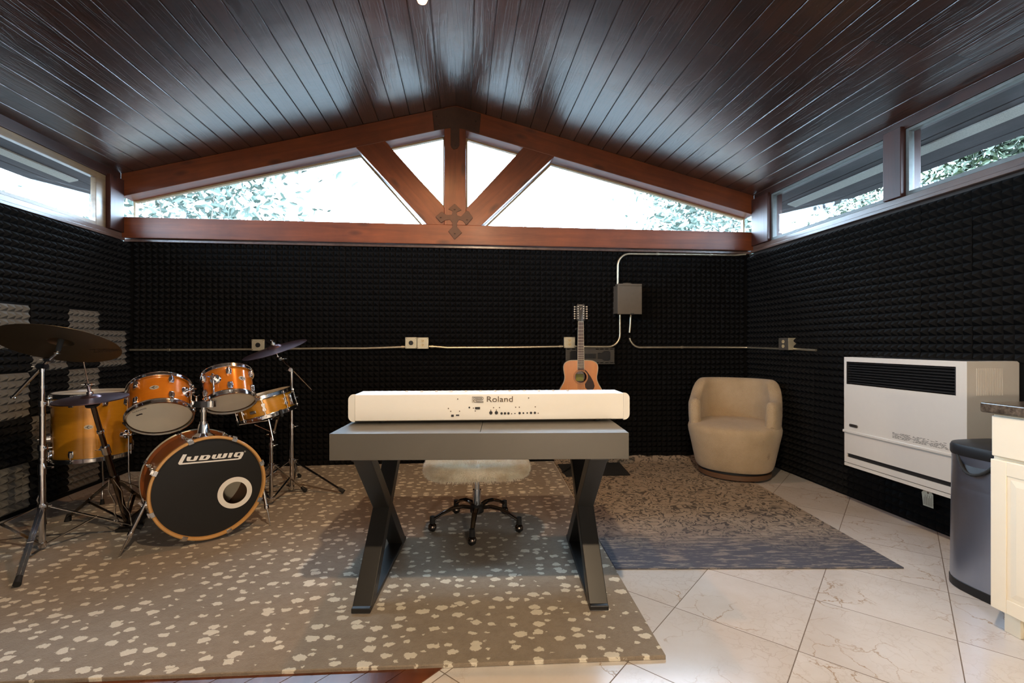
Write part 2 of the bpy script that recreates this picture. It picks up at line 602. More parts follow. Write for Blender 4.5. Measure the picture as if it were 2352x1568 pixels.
class MB:
    def __init__(self):
        self.v, self.f = [], []

    def add(self, vs, fs, M=None):
        k = len(self.v)
        if M is not None:
            vs = [M @ Vector(p) for p in vs]
        self.v.extend([tuple(p) for p in vs])
        self.f.extend([tuple(i + k for i in f) for f in fs])
        return self

    def box(self, x0, x1, y0, y1, z0, z1, M=None):
        vs = [(x0, y0, z0), (x1, y0, z0), (x1, y1, z0), (x0, y1, z0), (x0, y0, z1), (x1, y0, z1), (x1, y1, z1), (x0, y1, z1)]
        fs = [(0, 3, 2, 1), (4, 5, 6, 7), (0, 1, 5, 4), (1, 2, 6, 5), (2, 3, 7, 6), (3, 0, 4, 7)]
        return self.add(vs, fs, M)

    def cbox(self, c, s, M=None):
        return self.box(c[0] - s[0] / 2, c[0] + s[0] / 2, c[1] - s[1] / 2, c[1] + s[1] / 2, c[2] - s[2] / 2, c[2] + s[2] / 2, M)

    def bar(self, p0, p1, w, t, up=None):
        """box from p0 to p1, w wide across, t thick along up"""
        p0, p1 = Vector(p0), Vector(p1)
        R = frame_from(p1 - p0, up)
        L = (p1 - p0).length
        M = Matrix.Translation(p0) @ R.to_4x4()
        return self.box(-w / 2, w / 2, -t / 2, t / 2, 0, L, M)

    def cyl(self, p0, p1, r0, r1=None, n=20, caps=True):
        r1 = r0 if r1 is None else r1
        p0, p1 = Vector(p0), Vector(p1)
        R = frame_from(p1 - p0)
        vs, fs = [], []
        for p, r in ((p0, r0), (p1, r1)):
            for i in range(n):
                a = 2 * pi * i / n
                vs.append(p + R @ Vector((r * cos(a), r * sin(a), 0)))
        for i in range(n):
            j = (i + 1) % n
            fs.append((i, j, n + j, n + i))
        if caps:
            fs.append(tuple(range(n - 1, -1, -1)))
            fs.append(tuple(range(n, 2 * n)))
        return self.add(vs, fs)

    def tube(self, pts, r, n=12, closed=False):
        pts = [Vector(p) for p in pts]
        m = len(pts)
        vs, fs = [], []
        prev = None
        for k, p in enumerate(pts):
            a = pts[(k - 1) % m] if (closed or k > 0) else p
            b = pts[(k + 1) % m] if (closed or k < m - 1) else p
            t = (b - a).normalized()
            if prev is None:
                R = frame_from(t)
                x = R.col[0]
            else:
                x = prev - t * prev.dot(t)
                x = x.normalized() if x.length > 1e-6 else frame_from(t).col[0]
            prev = Vector(x)
            y = t.cross(prev)
            rr = r[k] if isinstance(r, (list, tuple)) else r
            for i in range(n):
                a_ = 2 * pi * i / n
                vs.append(p + (prev * cos(a_) + y * sin(a_)) * rr)
        rng = m if closed else m - 1
        for k in range(rng):
            for i in range(n):
                j = (i + 1) % n
                k2 = (k + 1) % m
                fs.append((k * n + i, k * n + j, k2 * n + j, k2 * n + i))
        if not closed:
            fs.append(tuple(range(n - 1, -1, -1)))
            fs.append(tuple(range((m - 1) * n, m * n)))
        return self.add(vs, fs)

    def lathe(self, prof, n=32, M=None, sx=1.0, sy=1.0, closed=False):
        vs, fs = [], []
        m = len(prof)
        for r, z in prof:
            for i in range(n):
                a = 2 * pi * i / n
                vs.append((r * cos(a) * sx, r * sin(a) * sy, z))
        for k in range(m if closed else m - 1):
            k2 = (k + 1) % m
            for i in range(n):
                j = (i + 1) % n
                fs.append((k * n + i, k * n + j, k2 * n + j, k2 * n + i))
        if not closed:
            if prof[0][0] > 1e-6:
                fs.append(tuple(range(n - 1, -1, -1)))
            if prof[-1][0] > 1e-6:
                fs.append(tuple(range((m - 1) * n, m * n)))
        return self.add(vs, fs, M)

    def poly(self, outer, z0, z1, holes=(), M=None):
        """prism of a 2D outline with holes, between z0 and z1"""
        loops = [list(outer)] + [list(h) for h in holes]
        flat = [p for l in loops for p in l]
        tris = tessellate_polygon([[Vector((p[0], p[1], 0)) for p in l] for l in loops])
        n = len(flat)
        vs = [(p[0], p[1], z1) for p in flat] + [(p[0], p[1], z0) for p in flat]
        fs = []
        for t in tris:
            a, b, c = [flat[i] for i in t]
            ar = (b[0] - a[0]) * (c[1] - a[1]) - (b[1] - a[1]) * (c[0] - a[0])
            t = t if ar > 0 else (t[0], t[2], t[1])
            fs.append(tuple(t))
            fs.append((t[0] + n, t[2] + n, t[1] + n))
        k = 0
        for l in loops:
            m = len(l)
            for i in range(m):
                j = (i + 1) % m
                fs.append((k + i, k + j, n + k + j, n + k + i))
            k += m
        return self.add(vs, fs, M)

    def sphere(self, c, r, n=16, m=10, s=(1, 1, 1)):
        vs, fs = [], []
        for k in range(m + 1):
            t = pi * k / m
            for i in range(n):
                a = 2 * pi * i / n
                vs.append((c[0] + r * s[0] * sin(t) * cos(a), c[1] + r * s[1] * sin(t) * sin(a), c[2] + r * s[2] * cos(t)))
        for k in range(m):
            for i in range(n):
                j = (i + 1) % n
                fs.append((k * n + i, (k + 1) * n + i, (k + 1) * n + j, k * n + j))
        return self.add(vs, fs)

    def text(self, s, size, M, ext=0.0006, xs=1.0):
        c = bpy.data.curves.new('t', 'FONT')
        c.body = s
        c.size = size
        c.extrude = ext
        c.resolution_u = 4
        c.align_x = 'CENTER'
        c.align_y = 'CENTER'
        o = bpy.data.objects.new('t', c)
        COL.objects.link(o)
        dg = bpy.context.evaluated_depsgraph_get()
        me = o.evaluated_get(dg).to_mesh()
        vs = [(v.co.x * xs, v.co.y, v.co.z) for v in me.vertices]
        fs = [tuple(p.vertices) for p in me.polygons]
        self.add(vs, fs, M)
        o.evaluated_get(dg).to_mesh_clear()
        bpy.data.objects.remove(o)
        bpy.data.curves.remove(c)
        return self

    def build(self, name, mat, parent=None, smooth=True, bevel=0.0, world_origin=None, seg=2, fix=True, sub=0):
        me = bpy.data.meshes.new(name)
        vs = self.v
        if world_origin is not None:
            w = Vector(world_origin)
            vs = [tuple(Vector(p) - w) for p in vs]
        me.from_pydata(vs, [], self.f)
        if fix:
            import bmesh
            bm = bmesh.new()
            bm.from_mesh(me)
            bmesh.ops.recalc_face_normals(bm, faces=bm.faces)
            bm.to_mesh(me)
            bm.free()
        if smooth:
            me.polygons.foreach_set('use_smooth', [True] * len(me.polygons))
            me.set_sharp_from_angle(angle=radians(38))
        me.materials.append(MATS[mat])
        o = bpy.data.objects.new(name, me)
        COL.objects.link(o)
        if world_origin is not None:
            o.location = world_origin
        if parent is not None:
            o.parent = parent
        if bevel:
            b = o.modifiers.new('bevel', 'BEVEL')
            b.width = bevel
            b.segments = seg
            b.limit_method = 'ANGLE'
            b.angle_limit = radians(40)
        if sub:
            m = o.modifiers.new('sub', 'SUBSURF')
            m.levels = sub
            m.render_levels = sub
        return o


def tag(o, label=None, cat=None, group=None, kind=None):
    if label:
        o['label'] = label
    if cat:
        o['category'] = cat
    if group:
        o['group'] = group
    if kind:
        o['kind'] = kind
    return o


def thing(name, label, cat, loc=(0, 0, 0), rotz=0.0, group=None, R=None):
    o = bpy.data.objects.new(name, None)
    o.empty_display_size = 0.1
    COL.objects.link(o)
    o.location = loc
    if R is not None:
        o.rotation_euler = R.to_euler()
    else:
        o.rotation_euler = (0, 0, rotz)
    return tag(o, label, cat, group)


def struct(o, label=None):
    o['kind'] = 'structure'
    if label:
        o['label'] = label
    return o


def copy_tree(o, parent=None):
    c = o.copy()
    COL.objects.link(c)
    if parent is not None:
        c.parent = parent
    for ch in [x for x in bpy.data.objects if x.parent == o]:
        copy_tree(ch, c)
    return c


# ------------------------------------------------------------------ room measures
XL, XR, YB, YF = -2.97, 2.88, 4.60, -2.0
SILL = 2.035


def zc(x):
    return RIDGE_Z - PITCH * abs(x - RIDGE_X)


# floor
m = MB().box(XL - 0.15, XR + 0.15, YF - 0.15, YB + 0.12, -0.12, 0)
struct(m.build('floor', 'marble_floor', smooth=False), 'cream marble floor tiles laid diagonally with thin seams and tan veins')
# dark boards beside the marble, just inside the bottom edge of the picture
m = MB()
for k in range(14):
    x0 = -2.2 + k * 0.13
    a = 0.0
    pts = [(x0, 1.0), (x0 + 0.126, 1.0), (x0 + 0.126 + 0.75, 1.75), (x0 + 0.75, 1.75)]
    if x0 + 0.126 + 0.75 > -0.02:
        break
    m.poly(pts, 0.0002, 0.004)
m.poly([(-2.9, 1.0), (-2.2, 1.0), (-1.45, 1.75), (-2.9, 1.75)], 0.0002, 0.004)
fw = struct(m.build('floor', 'floor_wood', smooth=False, world_origin=(-1.0, 1.5, 0)), 'patch of dark wooden floorboards beside the marble')

# ceiling: grooved boards on both slopes, reaching out over the walls as eaves
EAVE = 3.50


def roof_slab(xa, xb, y0, y1):
    """boards with v grooves on the underside between x=xa and x=xb, closed above"""
    xs = [xa]
    k0, k1 = math.ceil((xa - RIDGE_X) / PLANK), math.floor((xb - RIDGE_X) / PLANK)
    prof = [(xa, 0.0)]
    for k in range(k0, k1 + 1):
        x = RIDGE_X + k * PLANK
        if k == 0:
            prof.append((x, 0.0))
        elif xa + .01 < x < xb - .01:
            prof += [(x - 0.0055, 0.0), (x - 0.0015, 0.009), (x + 0.0015, 0.009), (x + 0.0055, 0.0)]
    prof.append((xb, 0.0))
    prof = [(x, zc(x) + d) for x, d in prof]
    n = len(prof)
    vs = [(x, y0, z) for x, z in prof] + [(x, y1, z) for x, z in prof]
    fs = [(i, i + 1, n + i + 1, n + i) for i in range(n - 1)]
    top = [(xa, zc(xa) + 0.12)] + ([(RIDGE_X, RIDGE_Z + 0.12)] if xa < RIDGE_X < xb else []) + [(xb, zc(xb) + 0.12)]
    m = len(top)
    b = len(vs)
    vs += [(x, y0, z) for x, z in top] + [(x, y1, z) for x, z in top]
    fs += [(b + i, b + m + i, b + m + i + 1, b + i + 1) for i in range(m - 1)]
    fs += [(0, n, b + m, b), (n - 1, b + m - 1, b + 2 * m - 1, 2 * n - 1)]
    fs += [tuple(list(range(n)) + [b + i for i in range(m - 1, -1, -1)]), tuple([n + i for i in range(n - 1, -1, -1)] + [b + m + i for i in range(m)])]
    return MB().add(vs, fs)


def ceiling():
    return roof_slab(XL - 0.115, XR + 0.115, YF - 0.15, YB + 0.20)


struct(roof_slab(-3.52, XL - 0.1155, YF - 0.15, YB + 0.20).build('trim_10', 'eave_boards', smooth=False, fix=False), 'weathered dark boards under the left eaves')
struct(roof_slab(XR + 0.1155, EAVE, YF - 0.15, YB + 0.20).build('trim_11', 'eave_boards', smooth=False, fix=False), 'weathered dark boards under the right eaves')
struct(ceiling().build('ceiling', 'ceiling_boards', smooth=False, fix=False), 'vaulted ceiling of dark glossy tongue and groove boards')

# walls (solid lower parts, headers above the side windows)
m = MB().box(XL - 0.12, XL, YF, YB + 0.12, 0, SILL)
wl = struct(m.build('wall_left', 'plaster_dark', smooth=False), 'left wall lined with black and grey pyramid foam')
m = MB().box(XR, XR + 0.12, YF, YB + 0.12, 0, SILL)
wr = struct(m.build('wall_right', 'plaster_dark', smooth=False), 'right wall lined with black pyramid foam')
m = MB().box(XL, XR, YB, YB + 0.12, 0, 2.06)
wb = struct(m.build('wall_back', 'plaster_dark', smooth=False), 'back wall lined with black pyramid foam')
# rear wall behind the camera
m = MB()
m.poly([(XL, 0), (XR, 0), (XR, zc(XR) + 0.02), (RIDGE_X, RIDGE_Z + 0.02), (XL, zc(XL) + 0.02)], YF - 0.12, YF,
       M=Matrix(((1, 0, 0, 0), (0, 0, 1, 0), (0, 1, 0, 0), (0, 0, 0, 1))))
struct(m.build('wall_front', 'rear_wall', smooth=False))


def pyramids(u0, u1, z0, z1, skip, base, height, pitch, P, seed=1):
    """pyramid foam over a rectangle; P maps (u, z, out) to the room; skip(u,z) leaves a gap"""
    rnd = random.Random(seed)
    mb = MB()
    nu = max(1, round((u1 - u0) / pitch))
    nz = max(1, round((z1 - z0) / pitch))
    du, dz = (u1 - u0) / nu, (z1 - z0) / nz
    for i in range(nu):
        for j in range(nz):
            a, b = u0 + i * du, u0 + (i + 1) * du
            c, d = z0 + j * dz, z0 + (j + 1) * dz
            mu, mz = (a + b) / 2, (c + d) / 2
            if skip and skip(mu, mz):
                continue
            pi_, pj = i // 6, j // 6
            lift = ((pi_ * 7 + pj * 13 + pi_ * pj * 5) % 5) * 0.0022
            h = height + rnd.uniform(-0.0015, 0.0015)
            g = 0.0012 if (i % 6 == 0) else 0
            g2 = 0.0012 if (j % 6 == 0) else 0
            q = [P(a + g, c + g2, base + lift), P(b, c + g2, base + lift), P(b, d, base + lift), P(a + g, d, base + lift),
                 P(mu + rnd.uniform(-.001, .001), mz - 0.001, base + lift + h)]
            mb.add(q, [(0, 1, 4), (1, 2, 4), (2, 3, 4), (3, 0, 4)])
    return mb


GREY = []      # (y0, y1, z0, z1)
C = [3.262, 3.574, 3.886, 4.198, 4.506]
for k in (0, 2):
    GREY += [(C[k], C[k + 1], 1.10, 1.40), (C[k], C[k + 1], 0.64, 0.945), (C[k], C[k + 1], 0.03, 0.335)]
for k in (1, 3):
    GREY += [(C[k], C[k + 1], 0.945, 1.25), (C[k], C[k + 1], 0.335, 0.64)]


def in_grey(y, z):
    return any(a < y < b and c < z < d for a, b, c, d in GREY)


# the black lining of each wall is one continuous surface of glued foam
PL = lambda u, z, o: (XL + o, u, z)
PR = lambda u, z, o: (XR - o, u, z)
PB = lambda u, z, o: (u, YB - o, z)


def lining(name, parent, u0, u1, z0, z1, P, skip=None, seed=1, plates=()):
    mb = pyramids(u0, u1, z0, z1, skip, 0.022, 0.034, 0.0508, P, seed)
    o = mb.build(name, 'foam_black', parent, smooth=False, fix=False)
    o['label'] = 'black pyramid acoustic foam glued over the wall'
    return o


HZ = (2.16, 3.00, 0.31, 1.06)       # heater footprint on the right wall (y0,y1,z0,z1)
lining('acoustic_foam', wl, 4.558 - 0.0508 * 51, 4.558, 0.03, 2.03, PL, in_grey, 1)
lining('acoustic_foam', wr, 1.2, 4.552, 0.012, 2.008, PR, lambda y, z: HZ[0] < y < HZ[1] and HZ[2] < z < HZ[3], 2)
lining('acoustic_foam', wb, XL + 0.055, XR - 0.055, 0.012, 2.045, PB, None, 3)
# plain backing layer of foam so no gap shows between pyramids
m = MB().box(XL, XL + 0.021, 1.2, YB, 0.0, 2.03)
m.build('foam_backing', 'foam_black', wl, smooth=False)
m = MB().box(XR - 0.021, XR, 1.2, YB, 0.0, 2.008)
m.build('foam_backing', 'foam_black', wr, smooth=False)
m = MB().box(XL, XR, YB - 0.021, YB, 0.0, 2.045)
m.build('foam_backing', 'foam_black', wb, smooth=False)

cols = ['nearest the camera', 'second from the camera', 'third from the camera', 'nearest the corner']
gi = 0
for (y0, y1, z0, z1) in GREY:
    k = min(range(4), key=lambda q: abs(C[q] - y0))
    row = {1.10: 'top grey panel', 0.64: 'middle grey panel', 0.03: 'bottom grey panel',
           0.945: 'upper grey panel', 0.335: 'lower grey panel'}[z0]
    mb = pyramids(y0 + .002, y1 - .002, z0 + .002, z1 - .002, None, 0.026, 0.036, 0.0508, PL, 20 + gi)
    mb.box(XL + 0.0215, XL + 0.029, y0 + .002, y1 - .002, z0 + .002, z1 - .002)
    o = mb.build('acoustic_foam_panel', 'foam_grey', smooth=False, fix=False, world_origin=(XL + 0.0215, (y0 + y1) / 2, z0))
    tag(o, 'grey foam square on left wall, %s, column %s' % (row, cols[k]), 'foam panel', 'grey foam panels in a checkerboard on the left wall')
    gi += 1

# ------------------------------------------------------------------ roof truss in front of the gable glass
TY, TB = 4.50, 4.72
truss = thing('roof_truss', 'red-brown timber truss across the gable above the black foam wall', 'roof truss', (-0.07, TY, 2.06))
truss['kind'] = 'structure'
TO = Vector((-0.07, TY, 2.06))


def tp(mb, name, mat='beam_wood', axis=None, y0=TY, y1=TB, bevel=0.004):
    """truss member from an x,z outline; its own frame follows the timber's length"""
    pts = mb
    if axis is None:
        ang = 0.0
    else:
        ang = atan2(axis[1], axis[0])
    ca, sa = cos(ang), sin(ang)
    cx_ = sum(p[0] for p in pts) / len(pts)
    cz_ = sum(p[1] for p in pts) / len(pts)
    loc = []
    for x, z in pts:
        dx, dz = x - cx_, z - cz_
        loc.append((dx * ca + dz * sa, -dx * sa + dz * ca))
    M = Matrix(((1, 0, 0, 0), (0, 0, 1, 0), (0, 1, 0, 0), (0, 0, 0, 1)))
    k = MB().poly(loc, 0, y1 - y0, M=M)
    o = k.build(name, mat, truss, bevel=bevel, smooth=False)
    o.location = (cx_ - TO.x, y0 - TO.y, cz_ - TO.z)
    o.rotation_euler = (0, -ang, 0)
    return o


tp([(-2.97, 2.42), (-0.172, 3.137), (-0.172, 3.333), (-2.97, 2.62)], 'rafter', axis=(2.8, 0.713))
tp([(0.022, 3.130), (2.88, 2.418), (2.88, 2.61), (0.022, 3.337)], 'rafter', axis=(2.86, -0.72))
tp([(-0.175, 2.243), (0.025, 2.243), (0.025, 3.336), (RIDGE_X, 3.358), (-0.175, 3.333)], 'king_post', axis=(0, 1), y0=TY - 0.003)
tp([(-0.990, 2.945), (-0.335, 2.243), (-0.175, 2.243), (-0.175, 2.405), (-0.715, 3.000)], 'strut', axis=(0.64, -0.70), y0=TY + 0.004)
tp([(0.025, 2.395), (0.025, 2.243), (0.165, 2.243), (0.875, 2.930), (0.570, 3.000)], 'strut', axis=(0.70, 0.68), y0=TY + 0.004)
tp([(-2.97, 2.063), (2.88, 2.063), (2.88, 2.245), (-2.97, 2.245)], 'tie_beam', axis=(1, 0))
# dark ledger strip under the tie beam
m = MB().box(XL, XR, 4.535, 4.60, 2.035, 2.058)
struct(m.build('trim_1', 'ledge_wood', bevel=0.003), 'narrow brown strip under the truss beam above the black foam')

# iron plates and bolts


def plate(name, pts, y, t, bolts, mat='iron_plate'):
    M = Matrix(((1, 0, 0, 0), (0, 0, 1, 0), (0, 1, 0, 0), (0, 0, 0, 1)))
    l = [(x - TO.x, z - TO.z) for x, z in pts]
    o = MB().poly(l, y - t - TO.y, y - TO.y, M=M).build(name, mat, truss, bevel=0.0015, smooth=False)
    for bx, bz in bolts:
        c = Vector((bx - TO.x, y - t - TO.y, bz - TO.z))
        b = MB().cyl(c, c + Vector((0, -0.004, 0)), 0.011, n=16)
        b.cyl(c + Vector((0, -0.004, 0)), c + Vector((0, -0.012, 0)), 0.007, n=6)
        b.build('bolt', mat, o)
    return o


def sl(x):
    return zc(x) - 0.012


plate('gusset_plate', [(-0.285, sl(-0.285)), (-0.07, sl(-0.07)), (0.165, sl(0.165)), (0.15, 3.105), (0.018, 3.138),
                       (-0.035, 3.145), (-0.035, 2.985), (-0.055, 2.955), (-0.088, 2.945), (-0.108, 2.96), (-0.117, 2.985), (-0.117, 3.145), (-0.18, 3.132), (-0.268, 3.11)],
      TY - 0.003, 0.006, [(-0.245, 3.25), (-0.235, 3.17), (0.118, 3.22), (0.10, 3.15), (-0.076, 2.985)])
# ornamental cross: points measured around its middle
cxm, czm = -0.080, 2.322
q = [(0.0, 0.118), (0.064, 0.060), (0.018, 0.040), (0.022, 0.010), (0.060, 0.000), (0.088, 0.030), (0.110, 0.058), (0.130, 0.050), (0.165, -0.002),
     (0.168, -0.010), (0.110, -0.078), (0.075, -0.038), (0.040, -0.030), (0.022, -0.060), (0.022, -0.100), (0.068, -0.150), (0.0, -0.215),
     (-0.058, -0.140), (-0.020, -0.100), (-0.020, -0.060), (-0.045, -0.030), (-0.085, -0.038), (-0.125, -0.062), (-0.175, -0.008),
     (-0.120, 0.040), (-0.075, 0.010), (-0.022, 0.015), (-0.018, 0.050), (-0.058, 0.066)]
plate('cross_plate', [(cxm + a, czm + b) for a, b in q], TY - 0.003, 0.006, [(cxm, czm + 0.068), (cxm - 0.128, czm - 0.008), (cxm + 0.115, czm - 0.025), (cxm, czm - 0.155)])

# ------------------------------------------------------------------ gable windows
GY = 4.665
XZ = Matrix(((1, 0, 0, 0), (0, 0, 1, 0), (0, 1, 0, 0), (0, 0, 0, 1)))


def inset(poly, d):
    """offset a convex outline inwards"""
    n = len(poly)
    cx_ = sum(p[0] for p in poly) / n
    cz_ = sum(p[1] for p in poly) / n
    lines = []
    for i in range(n):
        a, b = Vector(poly[i]), Vector(poly[(i + 1) % n])
        t = (b - a).normalized()
        nn = Vector((-t.y, t.x))
        if nn.dot(Vector((cx_, cz_)) - a) < 0:
            nn = -nn
        lines.append((a + nn * d, t))
    out = []
    for i in range(n):
        p, t = lines[i - 1]
        q_, s_ = lines[i]
        den = t.x * s_.y - t.y * s_.x
        k = ((q_.x - p.x) * s_.y - (q_.y - p.y) * s_.x) / den
        out.append((p.x + t.x * k, p.y + t.y * k))
    return out


def gable_window(num, poly, label):
    o = struct(MB().poly(poly, GY - 0.012, GY + 0.03, holes=[inset(poly, 0.016)], M=XZ).build('window_%d' % num, 'stop_bead', smooth=False), label)
    g = MB().poly(inset(poly, 0.012), GY + 0.006, GY + 0.010, M=XZ).build('glass_pane', 'window_glass', o, smooth=False)
    return o


gable_window(1, [(-2.965, 2.246), (-0.36, 2.246), (-0.965, 2.925), (-2.965, 2.425)], 'long wedge shaped gable window left of the struts')
gable_window(2, [(-0.176, 2.43), (-0.176, 3.133), (-0.715, 2.995)], 'small triangular gable window left of the king post')
gable_window(3, [(0.026, 2.42), (0.026, 3.126), (0.58, 2.988)], 'small triangular gable window right of the king post')
gable_window(4, [(0.18, 2.246), (2.875, 2.246), (2.875, 2.422), (0.86, 2.915)], 'long wedge shaped gable window right of the struts')

# ------------------------------------------------------------------ side windows
WZ0, WZ1 = 2.105, 2.545


def side_frames(side):
    s = -1 if side == 'left' else 1
    X = XL if s < 0 else XR
    xi = lambda o: X - s * o          # o metres into the room
    def bx(mb, o0, o1, y0, y1, z0, z1):
        a, b = sorted((xi(o0), xi(o1)))
        return mb.box(a, b, y0, y1, z0, z1)
    num = 2 if s < 0 else 5
    # header and sill
    struct(bx(MB(), -0.12, 0.0, YF, YB - 0.1, WZ1, 2.66).build('trim_%d' % num, 'trim_wood_y', bevel=0.003), 'dark header board above the %s side windows' % side)
    mb = bx(MB(), -0.12, 0.035, YF, YB - 0.1, SILL, WZ0 - 0.045)
    bx(mb, -0.12, 0.010, YF, YB - 0.1, WZ0 - 0.045, WZ0)
    struct(mb.build('trim_%d' % (num + 1), 'ledge_wood', bevel=0.003), 'wooden ledge under the %s side windows' % side)
    if s < 0:
        posts = [(4.335, 4.50), (2.10, 2.30), (0.0, 0.2), (-2.0, -1.9)]
        panes = [(5, 2.30, 4.335), (6, 0.2, 2.10), (7, -1.9, 0.0)]
    else:
        posts = [(4.245, 4.50), (2.865, 3.00), (1.30, 1.45), (-0.25, -0.10), (-2.0, -1.85)]
        panes = [(8, 3.00, 4.245), (9, 1.45, 2.865), (10, -0.10, 1.30), (11, -1.85, -0.25)]
    mb = MB()
    for y0, y1 in posts:
        bx(mb, -0.12, 0.028, y0, y1, WZ0, WZ1 + 0.02)
    struct(mb.build('trim_%d' % (num + 2), 'trim_wood_z', bevel=0.004), 'reddish posts between the %s side windows' % side)
    for n_, y0, y1 in panes:
        w = 0.058 if s < 0 else 0.022
        mb = MB()
        o0, o1 = (-0.05, -0.008)
        bx(mb, o0, o1, y0, y0 + w, WZ0, WZ1)
        w2 = w + (0.05 if s < 0 and n_ == 5 else 0)
        bx(mb, o0, o1, y1 - w2, y1, WZ0, WZ1)
        bx(mb, o0, o1, y0 + w, y1 - w2, WZ0, WZ0 + 0.03)
        bx(mb, o0, o1, y0 + w, y1 - w2, WZ1 - w * 0.9, WZ1)
        lab = {5: 'wood framed clerestory window in the left wall showing the neighbouring roof',
               8: 'clerestory window in the right wall nearest the corner', 9: 'clerestory window in the right wall at the picture edge showing leaves'}.get(n_)
        o = struct(mb.build('window_%d' % n_, 'frame_tan' if s < 0 else 'frame_grey', bevel=0.003), lab)
        g = bx(MB(), -0.034, -0.030, y0 + w * 0.8, y1 - w * 0.8, WZ0 + 0.02, WZ1 - w * 0.7).build('glass_pane', 'window_glass', o, smooth=False)


side_frames('left')
side_frames('right')

# vent strips let into the eaves soffit
for s, x0, x1, n_ in ((-1, 3.275, 3.345, 8), (1, 3.200, 3.285, 9)):
    mb = MB()
    za = RIDGE_Z - PITCH * (x0 + (RIDGE_X * -s)) - 0.003
    zb = RIDGE_Z - PITCH * (x1 + (RIDGE_X * -s)) - 0.003
    a, b = s * x0, s * x1
    vs = [(a, YF, za), (b, YF, zb), (b, 4.45, zb), (a, 4.45, za), (a, YF, za - .01), (b, YF, zb - .01), (b, 4.45, zb - .01), (a, 4.45, za - .01)]
    mb.add(vs, [(0, 1, 2, 3), (4, 7, 6, 5), (0, 4, 5, 1), (1, 5, 6, 2), (2, 6, 7, 3), (3, 7, 4, 0)])
    struct(mb.build('trim_%d' % n_, 'soffit_vent', smooth=False), 'speckled pale vent strip under the %s eaves' % ('left' if s < 0 else 'right'))

# ------------------------------------------------------------------ outside
struct(MB().box(-40, 40, -30, 50, -0.5, -0.3).build('ground', 'ground_out', smooth=False), 'pale ground outside the windows')


def leafy(name, label, cat, center, size, n, leaf, mat, seed, group=None, trunk=True):
    rnd = random.Random(seed)
    mb = MB()
    cl = []
    for k in range(26):
        cl.append(Vector((rnd.uniform(-.5, .5) * size[0], rnd.uniform(-.5, .5) * size[1], rnd.uniform(-.5, .5) * size[2])))
    for k in range(n):
        c0 = rnd.choice(cl)
        p = c0 + Vector((rnd.gauss(0, .16) * size[0], rnd.gauss(0, .12) * size[1], rnd.gauss(0, .14) * size[2]))
        d = Vector((rnd.uniform(-1, 1), rnd.uniform(-1, 1), rnd.uniform(-1, .4))).normalized()
        w = d.cross(Vector((rnd.uniform(-1, 1), rnd.uniform(-1, 1), rnd.uniform(-1, 1)))).normalized()
        l = leaf * rnd.uniform(.6, 1.3)
        n2 = d.cross(w) * l * .06
        mb.add([p, p + d * l * .25 + w * l * .2 + n2, p + d * l * .6 + w * l * .22 + n2, p + d * l, p + d * l * .6 - w * l * .22 + n2, p + d * l * .25 - w * l * .2 + n2], [(0, 1, 2, 3), (0, 3, 4, 5)])
    base = (center[0], center[1], -0.3)
    root = thing(name, label, cat, base, 0, group)
    off = Vector(center) - Vector(base)
    mb.v = [tuple(Vector(v) + off) for v in mb.v]
    mb.build('foliage', mat, root, smooth=False, fix=False)
    tb = MB()
    hgt = center[2] + 0.3
    for k in range(7):
        a = rnd.uniform(0, 2 * pi)
        e = rnd.choice(cl) + off
        tb.tube([(0.1 * cos(a), 0.1 * sin(a), 0), (e.x * .35, e.y * .35, hgt * .45), (e.x, e.y, e.z)], [0.045, 0.03, 0.008], n=7)
    tb.build('branches', 'bark', root)
    return root


leafy('shrub', 'leafy green shrub outside the right window at the picture edge', 'shrub', (6.1, 3.9, 2.75), (1.6, 2.5, 2.0), 26000, 0.075, 'leaves_green', 3)
leafy('shrub', 'sparse leafy shrub outside the right window nearest the corner', 'shrub', (6.4, 7.6, 2.8), (1.8, 2.2, 2.2), 12000, 0.07, 'leaves_green', 4)
leafy('tree', 'green tree outside behind the right end of the gable window', 'tree', (6.6, 11.6, 4.0), (3.2, 2.0, 3.4), 5000, 0.20, 'leaves_pale', 5)
leafy('tree', 'faint washed out tree outside behind the left end of the gable window', 'tree', (-6.6, 12.5, 4.2), (5.2, 2.0, 3.4), 3600, 0.22, 'leaves_pale', 6)

hs = thing('neighbour_house', 'pale neighbouring house with a gabled roof outside the left window', 'house', (-11.8, 15.5, -0.3))
mb = MB()
mb.poly([(-3, 0), (3, 0), (3, 4.4), (0, 6.0), (-3, 4.4)], 0, 4, M=XZ)
mb.build('wall', 'stucco', hs, smooth=False)
mb = MB()
mb.bar((-3.6, -0.3, 4.15), (0, -0.3, 6.15), 0.28, 0.2).bar((3.6, -0.3, 4.15), (0, -0.3, 6.15), 0.28, 0.2)
mb.poly([(-3.7, 4.1), (0, 6.1), (3.7, 4.1), (3.7, 4.25), (0, 6.28), (-3.7, 4.25)], -0.3, 4.2, M=XZ)
mb.build('roof', 'roof_trim', hs, smooth=False)

# ------------------------------------------------------------------ lamps


def warm_spot(name, loc, power, angle, blend, col, target, size=0.03):
    l = bpy.data.lights.new(name, 'SPOT')
    l.energy = power
    l.spot_size = radians(angle)
    l.spot_blend = blend
    l.color = col
    l.shadow_soft_size = size
    o = bpy.data.objects.new(name, l)
    o.location = loc
    d = Vector(target) - Vector(loc)
    o.rotation_euler = d.to_track_quat('-Z', 'Y').to_euler()
    COL.objects.link(o)


